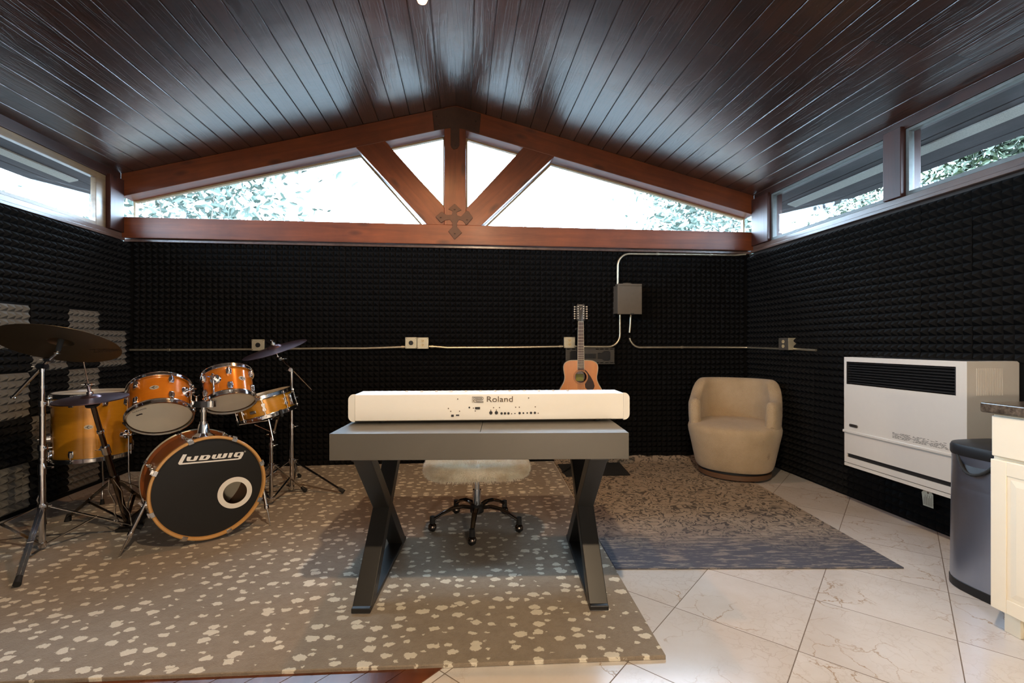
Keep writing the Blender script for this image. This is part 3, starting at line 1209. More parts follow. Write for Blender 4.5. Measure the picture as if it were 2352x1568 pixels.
def downlight(loc, label, power, col, aim, angle=130, blend=0.35, group=None):
    root = thing('ceiling_lamp', label, 'lamp', loc, 0, group)
    MB().lathe([(0.0, 0.02), (0.05, 0.02), (0.052, 0.0), (0.046, -0.012), (0.03, -0.02), (0.0, -0.022)], 24).build('mounting_plate', 'chrome', root)
    MB().cyl((0, 0, -0.02), (0, 0, -0.055), 0.018, 0.022).build('socket', 'black_metal', root)
    MB().lathe([(0.0, -0.055), (0.014, -0.056), (0.018, -0.07), (0.032, -0.095), (0.034, -0.112), (0.026, -0.132), (0.0, -0.142)], 20).build('light_bulb', 'bulb_glow', root)
    p = Vector(loc) + Vector((0, 0, -0.16))
    warm_spot('lamp_light', p, power, angle, blend, col, Vector(loc) + Vector(aim), 0.035)


downlight((-0.245, 2.905, zc(-0.245)), 'warm glowing bulb on the ceiling boards at the top edge of the picture', 75, (1.0, 0.50, 0.20), (0, 0.1, -1), 150, 0.5)
downlight((0.30, 0.55, zc(0.30)), 'ceiling lamp behind the camera', 240, (1.0, 0.74, 0.47), (-0.05, 0.42, -1), 130, 0.5)
fl = thing('fill_lamp', 'added floor-standing fill lamp with a white shade, unseen behind the camera', 'lamp', (0.55, -1.35, 0))  # unseen lamp added to warm the front faces and reach under the desk
MB().lathe([(0, 0), (0.15, 0), (0.15, 0.015), (0.02, 0.025), (0, 0.025)], 32).build('base', 'black_metal', fl)
MB().cyl((0, 0, 0.02), (0, 0, 1.02), 0.012).build('pole', 'black_metal', fl)
MB().cyl((0, 0, 1.02), (0, 0, 1.06), 0.02).build('socket', 'black_metal', fl)
MB().sphere((0, 0, 1.10), 0.035).build('light_bulb', 'bulb_glow', fl)
MB().lathe([(0.20, 1.26), (0.202, 1.26), (0.26, 1.22), (0.258, 1.22)], 32, closed=True).build('shade_ring', 'white_plastic', fl)
pl_ = bpy.data.lights.new('fill_lamp_light', 'POINT')
pl_.energy = 150
pl_.color = (1.0, 0.82, 0.62)
pl_.shadow_soft_size = 0.09
po = bpy.data.objects.new('fill_lamp_light', pl_)
po.location = (0.55, -1.35, 1.10)
COL.objects.link(po)

# ------------------------------------------------------------------ rugs
def rug(name, label, group, origin, rotz, w, d, h, mat, back_curl=0.0, left_cut=None):
    nx, ny = int(w / 0.06), int(d / 0.06)
    mb = MB()
    vs, fs = [], []
    for j in range(ny + 1):
        y = d * j / ny
        xl = -w if left_cut is None else left_cut(y)
        for i in range(nx + 1):
            x = xl + (0 - xl) * i / nx
            e = min(y, -x, x - xl)
            z = h + 0.0012 * sin(x * 9 + y * 4) * min(1, max(0, e) * 6)
            if back_curl and y > d - 0.10:
                z += back_curl * ((y - (d - 0.10)) / 0.10) * (0.75 + 0.25 * sin(x * 31) + 0.15 * sin(x * 67 + 1))
            vs.append((x, y, z))
    n1 = nx + 1
    for j in range(ny):
        for i in range(nx):
            fs.append((j * n1 + i, j * n1 + i + 1, (j + 1) * n1 + i + 1, (j + 1) * n1 + i))
    k = len(vs)
    vs += [(x, y, z - h + 0.0005) for x, y, z in vs]
    fs += [(k + a, k + d_, k + c, k + b) for a, b, c, d_ in fs]
    rim = [i for i in range(n1)] + [j * n1 + nx for j in range(1, ny + 1)] + [ny * n1 + i for i in range(nx - 1, -1, -1)] + [j * n1 for j in range(ny - 1, 0, -1)]
    for a, b in zip(rim, rim[1:] + rim[:1]):
        fs.append((a, a + k, b + k, b))
    mb.add(vs, fs)
    o = mb.build(name, mat, smooth=True, bevel=0.003)
    o.location = origin
    o.rotation_euler = (0, 0, rotz)
    return tag(o, label, 'rug', group)


RA = radians(-2.4)
rug('area_rug', 'large beige rug with cream spots under the desk and the drum kit', None, (0.729, 1.665, 0), RA, 3.60, 2.84, 0.016, 'spotted_rug')
RB = radians(-5.45)


def cutB(y):
    # follow the right edge of the spotted rug, seen from this rug's own frame
    y_w = 2.213 + y
    xr = 0.729 + 0.0419 * (y_w - 1.665) + 0.012
    return -(2.223 + 0.09 * y - xr) / cos(RB) + 0.0


rug('area_rug', 'blue and cream ombre rug in front of the boucle armchair', None, (2.223, 2.213, 0), RB, 1.48, 2.26, 0.008, 'ombre_rug', 0.05, cutB)

mb = MB().poly([(.868, 3.99), (1.425, 3.979), (1.469, 4.40), (.875, 4.395)], 0.0095, 0.0165)
tag(mb.build('floor_mat', 'rubber_mat', bevel=0.002, world_origin=(1.15, 4.2, 0.0095)), 'flat black mat on the floor behind the right desk leg', 'mat')

# ------------------------------------------------------------------ writing desk with crossed iron legs
desk = thing('desk', 'dark grey-brown desk with crossed iron legs, white keyboard on top', 'desk', (0.068, 1.949, 0), radians(-4.6))
DW, DD, DZ = 0.608, 0.86, 0.778
MB().box(-DW, -0.0008, 0.0252, DD, DZ - 0.022, DZ).box(0.0008, DW, 0.0252, DD, DZ - 0.022, DZ).build('tabletop', 'desk_paint', desk, bevel=0.0015)
MB().box(-DW, DW, -0.001, 0.025, DZ - 0.108, DZ - 0.0002).box(-DW, DW, DD - 0.025, DD, DZ - 0.108, DZ - 0.0225) \
    .box(-DW, -DW + 0.025, 0.025, DD - 0.025, DZ - 0.108, DZ - 0.0225).box(DW - 0.025, DW, 0.025, DD - 0.025, DZ - 0.108, DZ - 0.0225) \
    .box(-DW + 0.02, DW - 0.02, 0.02, DD - 0.02, DZ - 0.106, DZ - 0.10).build('apron', 'desk_paint', desk, bevel=0.0015)
for s in (-1, 1):
    x = s * 0.500
    zt = DZ - 0.109
    mb = MB()
    w = 0.080
    def xbar(y0, z0, y1, z1, ww):
        p0, p1 = Vector((x, y0, z0)), Vector((x, y1, z1))
        d = (p1 - p0).normalized()
        nrm = Vector((0, -d.z, d.y)) * 0.033
        q0 = [(y0 - 0.042, z0), (y0 + 0.042, z0)]
        q1 = [(y1 - 0.042, z1), (y1 + 0.042, z1)]
        xa, xb = x - ww / 2, x + ww / 2
        vs = [(xa, q0[0][0], z0), (xb, q0[0][0], z0), (xb, q0[1][0], z0), (xa, q0[1][0], z0),
              (xa, q1[0][0], z1), (xb, q1[0][0], z1), (xb, q1[1][0], z1), (xa, q1[1][0], z1)]
        mb.add(vs, [(0, 3, 2, 1), (4, 5, 6, 7), (0, 1, 5, 4), (1, 2, 6, 5), (2, 3, 7, 6), (3, 0, 4, 7)])
    xbar(0.100, 0.001, 0.775, zt, w)
    xbar(0.775, 0.001, 0.100, zt, w - 0.002)
    mb.box(x - w / 2 + .0005, x + w / 2 - .0005, 0.06, 0.815, 0.0008, 0.022)
    mb.box(x - w / 2 + .0005, x + w / 2 - .0005, 0.06, 0.815, zt - 0.02, zt)
    for v in range(len(mb.v)):
        mb.v[v] = (mb.v[v][0], mb.v[v][1], mb.v[v][2] + 0.0165 * (1 - mb.v[v][2] / zt))
    mb.build('leg', 'leg_iron', desk, bevel=0.003, smooth=False)

# ------------------------------------------------------------------ digital piano seen from behind
KZ = 0.779
kb = thing('digital_piano', 'white electric keyboard seen from behind on top of the desk', 'keyboard', (0.128, 2.196, KZ), radians(-2.5))
KW = 0.645
prof = [(0.006, 0.010), (0.0, 0.014), (0.0, 0.066), (0.0012, 0.068), (0.0025, 0.125), (0.005, 0.130), (0.012, 0.1325), (0.15, 0.133), (0.158, 0.126), (0.162, 0.098), (0.335, 0.090), (0.343, 0.083), (0.344, 0.018), (0.338, 0.010)]
mb = MB()
vs = [(-KW + .0305, y, z) for y, z in prof] + [(KW - .03, y, z) for y, z in prof]
n = len(prof)
fs = [(i, (i + 1) % n, n + (i + 1) % n, n + i) for i in range(n)] + [tuple(range(n)), tuple(range(2 * n - 1, n - 1, -1))]
mb.add(vs, fs)
mb.build('case', 'white_plastic', kb)


def rrect(x0, x1, z0, z1, r, k=6):
    pts = []
    for cx_, cz_, a0 in ((x1 - r, z0 + r, -pi / 2), (x1 - r, z1 - r, 0), (x0 + r, z1 - r, pi / 2), (x0 + r, z0 + r, pi)):
        for i in range(k + 1):
            a = a0 + pi / 2 * i / k
            pts.append((cx_ + r * cos(a), cz_ + r * sin(a)))
    return pts


def capshape(s):
    # inner edge square, outer edge rounded
    x0, x1 = (KW - .0295, KW) if s > 0 else (-KW, -KW + .0295)
    r = 0.026
    pts = []
    if s > 0:
        pts = [(x0, 0.008)]
        for cz_, a0 in ((0.008 + r, -pi / 2), (0.134 - r, 0)):
            for i in range(7):
                a = a0 + pi / 2 * i / 6
                pts.append((x1 - r + r * cos(a), cz_ + r * sin(a)))
        pts.append((x0, 0.134))
    else:
        pts = [(x1, 0.134)]
        for cz_, a0 in ((0.134 - r, pi / 2), (0.008 + r, pi)):
            for i in range(7):
                a = a0 + pi / 2 * i / 6
                pts.append((x0 + r + r * cos(a), cz_ + r * sin(a)))
        pts.append((x1, 0.008))
    return pts


for s in (-1, 1):
    cpb = MB().poly(capshape(s), -0.0005, 0.345, M=XZ)
    cpb.v = [(x, y, z if y < 0.1 else min(z, 0.096)) for x, y, z in cpb.v]
    cpb.build('end_block', 'white_plastic', kb, bevel=0.005, seg=4)
MB().box(-0.60, 0.60, 0.168, 0.330, 0.099, 0.112).build('keybed', 'white_plastic', kb, bevel=0.001)
mb = MB()
for k in range(36):
    x = -0.585 + k * 0.0334
    mb.box(x, x + 0.011, 0.168, 0.262, 0.1125, 0.123)
mb.build('black_keys', 'black_plastic', kb, bevel=0.001)
for x in (-0.5, 0.5):
    for y in (0.04, 0.30):
        MB().cyl((x, y, 0.0), (x, y, 0.012), 0.014).build('rubber_foot', 'black_rubber', kb)
for k in range(12):
    x = -0.40 + k * 0.07
    MB().cyl((x, 0.10, 0.1335), (x, 0.10, 0.138), 0.006, n=12).build('control_knob', 'white_plastic', kb)


def kp(x, y):
    u, v = 1020 + x / 9.046, 890 + y / 9.046
    return ((u - 1124.0) / 508.0, (967.0 - v) / 508.0 + 0.0085)


def hole(name, x, y, r, mat='logo_black', rect=None):
    a, z = kp(x, y)
    mb = MB()
    yy = -0.0022 if z < 0.067 else -0.0010
    if rect:
        mb.box(a - rect[0] / 2, a + rect[0] / 2, yy, 0.004, z - rect[1] / 2, z + rect[1] / 2)
    else:
        mb.cyl((a, 0.004, z), (a, yy, z), r, n=16)
        if r > 0.004:
            vs = []
    return mb.build(name, mat, kb)


for x in (932, 1048):
    o = hole('midi_port', x, 528, 0.0078)
for x, y, r in ((1158, 543, .0056), (1230, 543, .0056), (1303, 543, .0056), (1540, 540, .0056), (1782, 537, .0056), (1864, 537, .0056), (1619, 540, .004), (1702, 538, .0036), (480, 414, .004)):
    hole('audio_jack', x, y, r)
hole('usb_port', 127, 583, 0, rect=(0.012, 0.010))
hole('usb_port', 234, 573, 0, rect=(0.015, 0.006))
hole('usb_port', 1440, 547, 0, rect=(0.006, 0.004))
hole('power_socket', 652, 428, 0, rect=(0.023, 0.010))
for x, y in ((237, 234), (1732, 222), (42, 430), (91, 490), (276, 490), (565, 427), (605, 487), (990, 420), (1114, 420), (1457, 416), (1534, 416), (1873, 411), (931, 474), (1048, 473), (1371, 551), (1934, 545)):
    hole('screw', x, y, 0.0026, 'logo_brown')
FACE = Matrix(((1, 0, 0, 0), (0, 0, -1, 0), (0, 1, 0, 0), (0, 0, 0, 1)))     # text plane facing -y


def strip(mb, pts, w, M, z0=0.0, z1=0.0006):
    for a, b in zip(pts, pts[1:]):
        a, b = Vector(a), Vector(b)
        t = (b - a).normalized()
        nn = Vector((-t.y, t.x)) * w / 2
        a2, b2 = a - t * w * .35, b + t * w * .35
        mb.poly([a2 - nn, b2 - nn, b2 + nn, a2 + nn], z0, z1, M=M)


a, z = kp(1120, 247)
mb = MB().text('Roland', 0.0365, Matrix.Translation((a, -0.0002, z)) @ FACE, 0.0005, 1.22)
P1 = [(542, 310), (542, 190), (735, 190), (765, 200), (775, 222), (765, 245), (735, 256), (625, 256), (608, 270), (625, 285), (775, 285)]
P2 = [(568, 310), (568, 212), (730, 212), (745, 222), (730, 235), (610, 235), (582, 255), (575, 275), (590, 303), (775, 308)]
for P_ in (P1, P2):
    strip(mb, [kp(*p) for p in P_], 0.0017, Matrix.Translation((0, 0.0004, 0)) @ FACE, 0, 0.0010)
mb.build('brand_mark', 'logo_brown', kb, smooth=False, fix=False)

# ------------------------------------------------------------------ fur covered stool
st = thing('rolling_stool', 'white sheepskin stool on a five star chrome base under the desk', 'stool', (0.084, 2.945, 0.0165))


def sq(t, a, b, e=2.6):
    c, s_ = cos(t), sin(t)
    return (a * math.copysign(abs(c) ** (2 / e), c), b * math.copysign(abs(s_) ** (2 / e), s_))


SA, SB = 0.315, 0.205
prof = [(0.0, 0.318), (0.55, 0.318), (0.86, 0.322), (0.95, 0.338), (0.99, 0.365), (1.0, 0.395), (0.985, 0.425), (0.94, 0.447), (0.85, 0.460), (0.55, 0.468), (0.0, 0.470)]
N = 56
vs, fs = [], []
for r, z in prof:
    for i in range(N):
        x, y = sq(2 * pi * i / N, SA, SB)
        vs.append((x * r, y * r, z))
for k in range(len(prof) - 1):
    for i in range(N):
        j = (i + 1) % N
        fs.append((k * N + i, k * N + j, (k + 1) * N + j, (k + 1) * N + i))
lowz = lambda z: 0.322 + (z - 0.318) * 0.66
vs = [(x, y, lowz(z)) for x, y, z in vs]
seat = MB().add(vs, fs).build('seat_cushion', 'fur_white', st)
rnd = random.Random(11)
mb = MB()
for k in range(20000):
    if rnd.random() < 0.45:
        rr = sqrt(rnd.random())
        zz = 0.468 - 0.02 * max(0, rr - .8) * 4
        x, y = sq(rnd.uniform(0, 2 * pi), SA, SB)
        x, y = x * rr * .96, y * rr * .96
        nrm = Vector((x * rr * 1.0, y * rr * 1.5, 0.25)).normalized()
    else:
        t = rnd.uniform(0, 2 * pi)
        q_ = rnd.random()
        zz = 0.322 + 0.142 * q_
        ed = 1 - 0.10 * abs(2 * q_ - 1) ** 3
        x, y = sq(t, SA * ed, SB * ed)
        nrm = Vector((x / SA ** 2, y / SB ** 2, (q_ - 0.45) * 5)).normalized()
    p = Vector((x, y, lowz(zz)))
    l = rnd.uniform(0.010, 0.021)
    jit = Vector((rnd.gauss(0, .45), rnd.gauss(0, .45), rnd.gauss(-.45, .25)))
    d1 = (nrm + jit * .4).normalized()
    d2 = (nrm * .6 + jit + Vector((0, 0, -.5))).normalized()
    w = d1.cross(Vector((rnd.uniform(-1, 1), rnd.uniform(-1, 1), rnd.uniform(-1, 1)))).normalized() * 0.0011
    a_, b_ = p - nrm * .002, p + d1 * l * .55
    c_ = b_ + d2 * l * .5
    mb.add([a_ - w, a_ + w, b_ + w * .8, b_ - w * .8, c_], [(0, 1, 2, 3), (3, 2, 4)])
f_ = mb.build('fur', 'fur_white', seat, smooth=False, fix=False)
f_['kind'] = 'stuff'
MB().cyl((0, 0, 0.10), (0, 0, 0.23), 0.026).cyl((0, 0, 0.23), (0, 0, 0.335), 0.019).build('column', 'chrome', st)
MB().lathe([(0.0, 0.085), (0.030, 0.085), (0.042, 0.095), (0.044, 0.125), (0.034, 0.140), (0.0, 0.142)], 28).build('hub', 'black_plastic', st)
for k in range(5):
    a = radians(-97.4 + 72 * k)
    d = Vector((cos(a), sin(a), 0))
    pts = [d * r + Vector((0, 0, z)) for r, z in ((0.035, 0.122), (0.09, 0.134), (0.15, 0.128), (0.21, 0.106), (0.262, 0.077))]
    mb = MB()
    wid = d.cross(Vector((0, 0, 1)))
    for (p0, p1), (w0, w1) in zip(zip(pts, pts[1:]), ((.019, .018), (.018, .016), (.016, .014), (.014, .0125))):
        b = len(mb.v)
        vs = []
        for p, w in ((p0, w0), (p1, w1)):
            for t in range(10):
                an = 2 * pi * t / 10
                vs.append(p + wid * w * cos(an) + Vector((0, 0, 1)) * 0.011 * sin(an))
        mb.add(vs, [(i, (i + 1) % 10, 10 + (i + 1) % 10, 10 + i) for i in range(10)])
    lg = mb.build('leg', 'dark_chrome', st)
    e = d * 0.272
    MB().cyl(e + Vector((0, 0, 0.052)), e + Vector((0, 0, 0.092)), 0.017, 0.015).build('end_cap', 'black_rubber', lg)
    cs = MB().cyl(e + Vector((0, 0, 0.038)), e + Vector((0, 0, 0.056)), 0.008)
    cc = e + Vector((0, 0, 0.025))
    hv, hf = [], []
    mbs = MB().sphere((cc.x, cc.y, cc.z + 0.004), 0.0255, 18, 10)
    mbs.v = [v if v[2] > cc.z + .002 else (cc.x + (v[0] - cc.x) * .9, cc.y + (v[1] - cc.y) * .9, cc.z + .002) for v in mbs.v]
    cs.add(mbs.v, mbs.f)
    co = cs.build('caster', 'dark_chrome', lg)
    a2 = a + radians(35)
    t = Vector((cos(a2), sin(a2), 0)) * 0.003
    t2 = Vector((cos(a2), sin(a2), 0)) * 0.021
    MB().cyl(cc + t, cc + t2, 0.0245, 0.014, n=22).cyl(cc - t, cc - t2, 0.0245, 0.014, n=22).build('wheel', 'black_plastic', lg)

# ------------------------------------------------------------------ armchair
AR = radians(-36)
ac = thing('armchair', 'cream boucle swivel tub chair in the back right corner', 'armchair', (2.345, 3.955, 0.0165), AR)
MB().lathe([(0.0, 0.0), (0.285, 0.0), (0.292, 0.006), (0.292, 0.034), (0.285, 0.040), (0.0, 0.040)], 48).build('swivel_base', 'wood_base', ac)
MB().lathe([(0.0, 0.040), (0.27, 0.040), (0.27, 0.062), (0.0, 0.062)], 40).build('plinth', 'black_rubber', ac)


def foot(t, k):
    """footprint: t=0 is +x, front is -y; slightly squared, front a little flatter"""
    x, y = sq(t, 0.378 * k, 0.372 * k, 2.3)
    if y < 0:
        y *= 0.96
    return x, y


N = 72
prof = [(0.60, 0.060), (0.775, 0.062), (0.805, 0.075), (0.83, 0.10), (0.88, 0.19), (0.935, 0.29), (0.975, 0.36), (0.985, 0.395), (0.972, 0.420), (0.93, 0.436), (0.80, 0.448), (0.5, 0.462), (0.2, 0.468), (0.0, 0.469)]
vs, fs = [], []
for k_, z in prof:
    for i in range(N):
        t = 2 * pi * i / N
        x, y = foot(t, k_)
        fr = max(0, -sin(t)) ** 2
        zz = z - (0.012 * fr if z > .38 else 0)
        vs.append((x, y - 0.012 * fr * (z > .1) * sin(pi * min(1, z / .4)), zz))
for k in range(len(prof) - 1):
    for i in range(N):
        j = (i + 1) % N
        fs.append((k * N + i, k * N + j, (k + 1) * N + j, (k + 1) * N + i))
MB().add(vs, fs).build('seat', 'boucle', ac)
# wrap-around back and arms
PH = radians(126)
M_ = 64
vs, fs = [], []
for i in range(M_ + 1):
    ph = -PH + 2 * PH * i / M_
    t = pi / 2 + ph
    ap = abs(ph)
    s = min(1, max(0, (radians(98) - ap) / radians(40)))
    s = s * s * (3 - 2 * s)
    top = 0.648 + 0.160 * s
    end = min(1, (PH - ap) / radians(9))
    rnd_ = sqrt(max(0.0, 1 - (1 - end) ** 2))
    th = (0.115 - 0.018 * (1 - s)) * max(0.16, rnd_)
    top = top - 0.035 * (1 - rnd_)
    lo = 0.30
    mid = 0.0575
    ring = []
    # outer side going up, cap, inner side going down; r is metres inwards from the outer skin
    o_in = 0.0575 - th / 2
    for z in (lo, 0.40, 0.50, top - 0.055):
        k_ = 0.955 + 0.045 * min(1, (z - .30) / .2)
        ring.append((o_in, z, k_))
    for q_ in range(1, 8):
        a = pi - pi * q_ / 8
        ring.append((mid + th / 2 * cos(a), top - 0.055 + 0.055 * sin(a) * 1.0, 1.0))
    for z in (top - 0.055, 0.52, 0.44, 0.41):
        ring.append((mid + th / 2, z, 1.0))
    for o_, z, k_ in ring:
        x, y = foot(t, k_)
        L = sqrt(x * x + y * y)
        f__ = (L - o_) / L
        vs.append((x * f__, y * f__, z))
nr = 4 + 7 + 4
for i in range(M_):
    for j in range(nr - 1):
        fs.append((i * nr + j, (i + 1) * nr + j, (i + 1) * nr + j + 1, i * nr + j + 1))
fs.append(tuple(range(nr)))
fs.append(tuple(range(M_ * nr + nr - 1, M_ * nr - 1, -1)))
MB().add(vs, fs).build('backrest', 'boucle', ac, sub=1)

# ------------------------------------------------------------------ wall heater
ht = thing('wall_heater', 'white box heater with a black louvred top grille on the right wall', 'heater', (2.55, 2.585, 0.325))
X0, X1, Y0, Y1, Z0, Z1 = 0.0, 0.300, -0.395, 0.395, 0.0, 0.725
mb = MB()
# front leans out a little towards the bottom half
g0, g1, gz0, gz1 = Y0 + 0.055, Y1 - 0.020, 0.545, 0.695
mb.box(X0, 0.014, Y0, Y1, 0.235, gz0)
mb.box(X0, 0.014, Y0, Y1, gz1, Z1)
mb.box(X0, 0.014, Y0, g0, gz0, gz1).box(X0, 0.014, g1, Y1, gz0, gz1)
mb.box(0.0141, X1, Y0, Y0 + 0.004, Z0, Z1).box(0.0141, X1, Y1 - 0.004, Y1, Z0, Z1)
mb.box(0.0141, X1, Y0 + .0041, Y1 - .0041, Z1 - 0.004, Z1).box(0.0141, X1, Y0 + .0041, Y1 - .0041, Z0, Z0 + 0.004)
mb.box(X0 + 0.002, 0.014, Y0, Y1, 0.0855, 0.2345).box(X0 + 0.002, 0.014, Y0, Y1, 0.0, 0.020).box(X0 + 0.002, 0.014, Y0, Y1, 0.024, 0.0595)
mb.box(X0 + 0.002, 0.014, Y1 - 0.022, Y1, 0.0596, 0.0854)
mb.build('casing', 'heater_enamel', ht, smooth=False)
MB().box(-0.008, 0.004, Y0 - 0.002, Y1 + 0.006, 0.222, 0.240).build('trim_lip', 'heater_enamel', ht, bevel=0.004)
gr = MB().box(0.030, 0.034, g0, g1, gz0, gz1).box(0.0005, 0.03, g0, g0 + .006, gz0, gz1).box(0.0005, .03, g1 - .006, g1, gz0, gz1).build('grille', 'black_metal', ht, smooth=False)
mb = MB()
for k in range(9):
    z = gz0 + 0.008 + k * 0.0165
    mb.add([(0.002, g0, z), (0.002, g1, z), (0.026, g1, z + 0.010), (0.026, g0, z + 0.010), (0.002, g0, z + .002), (0.002, g1, z + .002), (0.026, g1, z + 0.012), (0.026, g0, z + 0.012)],
           [(0, 1, 2, 3), (4, 7, 6, 5), (0, 4, 5, 1), (1, 5, 6, 2), (2, 6, 7, 3), (3, 7, 4, 0)])
mb.build('louvre', 'black_metal', gr, smooth=False)
MB().box(0.010, 0.03, Y0 + .006, Y1 - .0225, 0.0575, 0.087).build('lower_vent', 'black_metal', ht, smooth=False)
MB().box(0.006, 0.018, Y0 + .006, Y1 - .0225, 0.019, 0.0245).build('lower_slot', 'black_metal', ht, smooth=False)
mb = MB()
for k in range(16):
    x = 0.055 + k * 0.0098
    mb.box(x, x + 0.0045, Y0 - 0.0022, Y0, 0.550, 0.690)
mb.build('side_louvre', 'heater_enamel', ht, smooth=False)
YZ = Matrix(((0, 0, -1, 0), (-1, 0, 0, 0), (0, 1, 0, 0), (0, 0, 0, 1)))       # text plane facing -x
bd = MB().poly(rrect(-0.034, 0.034, -0.0095, 0.0095, 0.009), 0, 0.003, M=Matrix.Translation((-0.0005, 0.315, 0.275)) @ YZ).build('badge', 'steel', ht)
MB().text('WILLIAMS', 0.0105, Matrix.Translation((-0.0040, 0.315, 0.275)) @ YZ, 0.0003).build('lettering', 'logo_black', bd, smooth=False, fix=False)
mb = MB()
rnd = random.Random(5)
for r_ in range(7):
    y = 0.03
    while y > -0.29:
        l = rnd.uniform(0.006, 0.018)
        z = 0.285 - r_ * 0.0052
        if rnd.random() < .85 and not (-0.105 < y - l < -0.095) and not (-.205 < y - l < -.195):
            mb.box(-0.0004, 0.0, y - l, y, z, z + 0.0024)
        y -= l + 0.003
mb.build('warning_print', 'outlet_grey', ht, smooth=False)
for k in range(3):
    MB().box(0.02, 0.275, Y0 + 0.05 + 0.0, Y1 - 0.05, Z1, Z1 + 0.0008 + k * 0).build('top_vent', 'black_metal', ht, smooth=False) if k == 0 else None
# paper tag hanging below
mb = MB().poly([(-0.034, -0.045), (0.030, -0.050), (0.034, 0.030), (0.022, 0.045), (-0.026, 0.045), (-0.038, 0.032)], 0, 0.0008, M=Matrix.Translation((2.79, 2.62, 0.204)) @ Matrix.Rotation(radians(-4), 4, 'X') @ YZ)
tg = mb.build('paper_tag', 'tag_paper', smooth=False, world_origin=(2.79, 2.62, 0.204))
tag(tg, 'small pale printed tag hanging just below the wall heater', 'tag')
mb = MB()
for k in range(8):
    mb.poly([(-0.026 + k * .007, -0.04), (-0.024 + k * .007, -0.04), (-0.024 + k * .007, -.04 + (.045, .06, .05, .065)[k % 4]), (-0.026 + k * .007, -.04 + (.045, .06, .05, .065)[k % 4])], 0.0008, 0.0012, M=YZ)
mb.poly([(0.006 * cos(a * pi / 6), 0.036 + 0.006 * sin(a * pi / 6)) for a in range(12)], 0.0008, 0.0013, M=YZ)
mb.build('print', 'logo_brown', tg, smooth=False)
MB().tube([(0, 0, 0.037), (0.002, -0.004, 0.05), (-0.002, 0.0, 0.125)], 0.0008, 6).build('string', 'tag_paper', tg)

# ------------------------------------------------------------------ bin
bn = thing('trash_can', 'stainless steel pedal bin with a black lid beside the white cabinet', 'trash can', (2.46, 1.935, 0.0))


def dshape(k=1.0):
    pts = []
    for i in range(17):
        t = pi / 2 + pi * i / 16
        pts.append((-0.02 + 0.150 * cos(t) * k, 0.185 * k * math.copysign(abs(sin(t)) ** 0.62, sin(t))))
    pts += [(0.10, -0.185 * k), (0.15 * k, -0.165 * k), (0.16 * k, -0.12 * k), (0.16 * k, 0.12 * k), (0.15 * k, 0.165 * k), (0.10, 0.185 * k)]
    return pts


def shell_d(sections, mat, name, parent):
    base = dshape()
    n = len(base)
    vs, fs = [], []
    for k_, z in sections:
        vs += [(x * k_, y * k_, z) for x, y in base]
    for s_ in range(len(sections) - 1):
        for i in range(n):
            j = (i + 1) % n
            fs.append((s_ * n + i, s_ * n + j, (s_ + 1) * n + j, (s_ + 1) * n + i))
    fs.append(tuple(range(n - 1, -1, -1)))
    fs.append(tuple(range((len(sections) - 1) * n, len(sections) * n)))
    return MB().add(vs, fs).build(name, mat, parent)


shell_d([(1.0, 0.038), (0.985, 0.35), (0.97, 0.625)], 'brushed_steel', 'body', bn)
shell_d([(0.99, 0.0), (1.015, 0.004), (1.015, 0.040), (1.0, 0.042)], 'black_plastic', 'base_ring', bn)
lid = shell_d([(0.985, 0.622), (1.0, 0.628), (1.0, 0.660), (0.97, 0.672), (0.80, 0.680), (0.3, 0.684)], 'black_plastic', 'lid', bn)
mb = MB()
hp = [(-0.105, 0.0), (-0.085, -0.030), (-0.055, -0.062), (0.0, -0.080), (0.055, -0.062), (0.085, -0.030), (0.105, 0.0)]
vs, fs = [], []
for o_ in (0.0, 0.016):
    for y, z in hp:
        vs.append((-0.170 - o_ + abs(y) ** 2 * 4.2, y, 0.628 + z))
m_ = len(hp)
fs = [tuple(range(m_)), tuple(range(2 * m_ - 1, m_ - 1, -1))] + [(i, m_ + i, m_ + (i + 1) % m_, (i + 1) % m_) for i in range(m_)]
mb.add(vs, fs)
mb.build('handle', 'black_plastic', bn, bevel=0.003)
pts = [(-0.186 + abs(y) ** 2 * 4.2, y, 0.622 - 0.072 * (1 - (y / .085) ** 2)) for y in [-.085 + .17 * k / 10 for k in range(11)]]
MB().tube(pts, 0.007, 10).build('handle_rim', 'black_rubber', bn)
MB().cyl((-0.15, -0.12, 0.602), (-0.06, -0.215, 0.596), 0.004, n=10).build('lid_rod', 'chrome', bn)

# ------------------------------------------------------------------ cabinet and worktop
cb = thing('base_cabinet', 'cream painted base cabinet at the right picture edge', 'cabinet', (2.08, 1.70, 0))
MB().box(0.018, 0.745, -1.5, 0.0, 0.10, 0.866).box(0.075, 0.745, -1.5, -0.01, 0.0, 0.10).box(0.06, .075, -0.06, -0.004, 0.0, 0.10).build('carcass', 'cabinet_paint', cb, bevel=0.002, smooth=False)


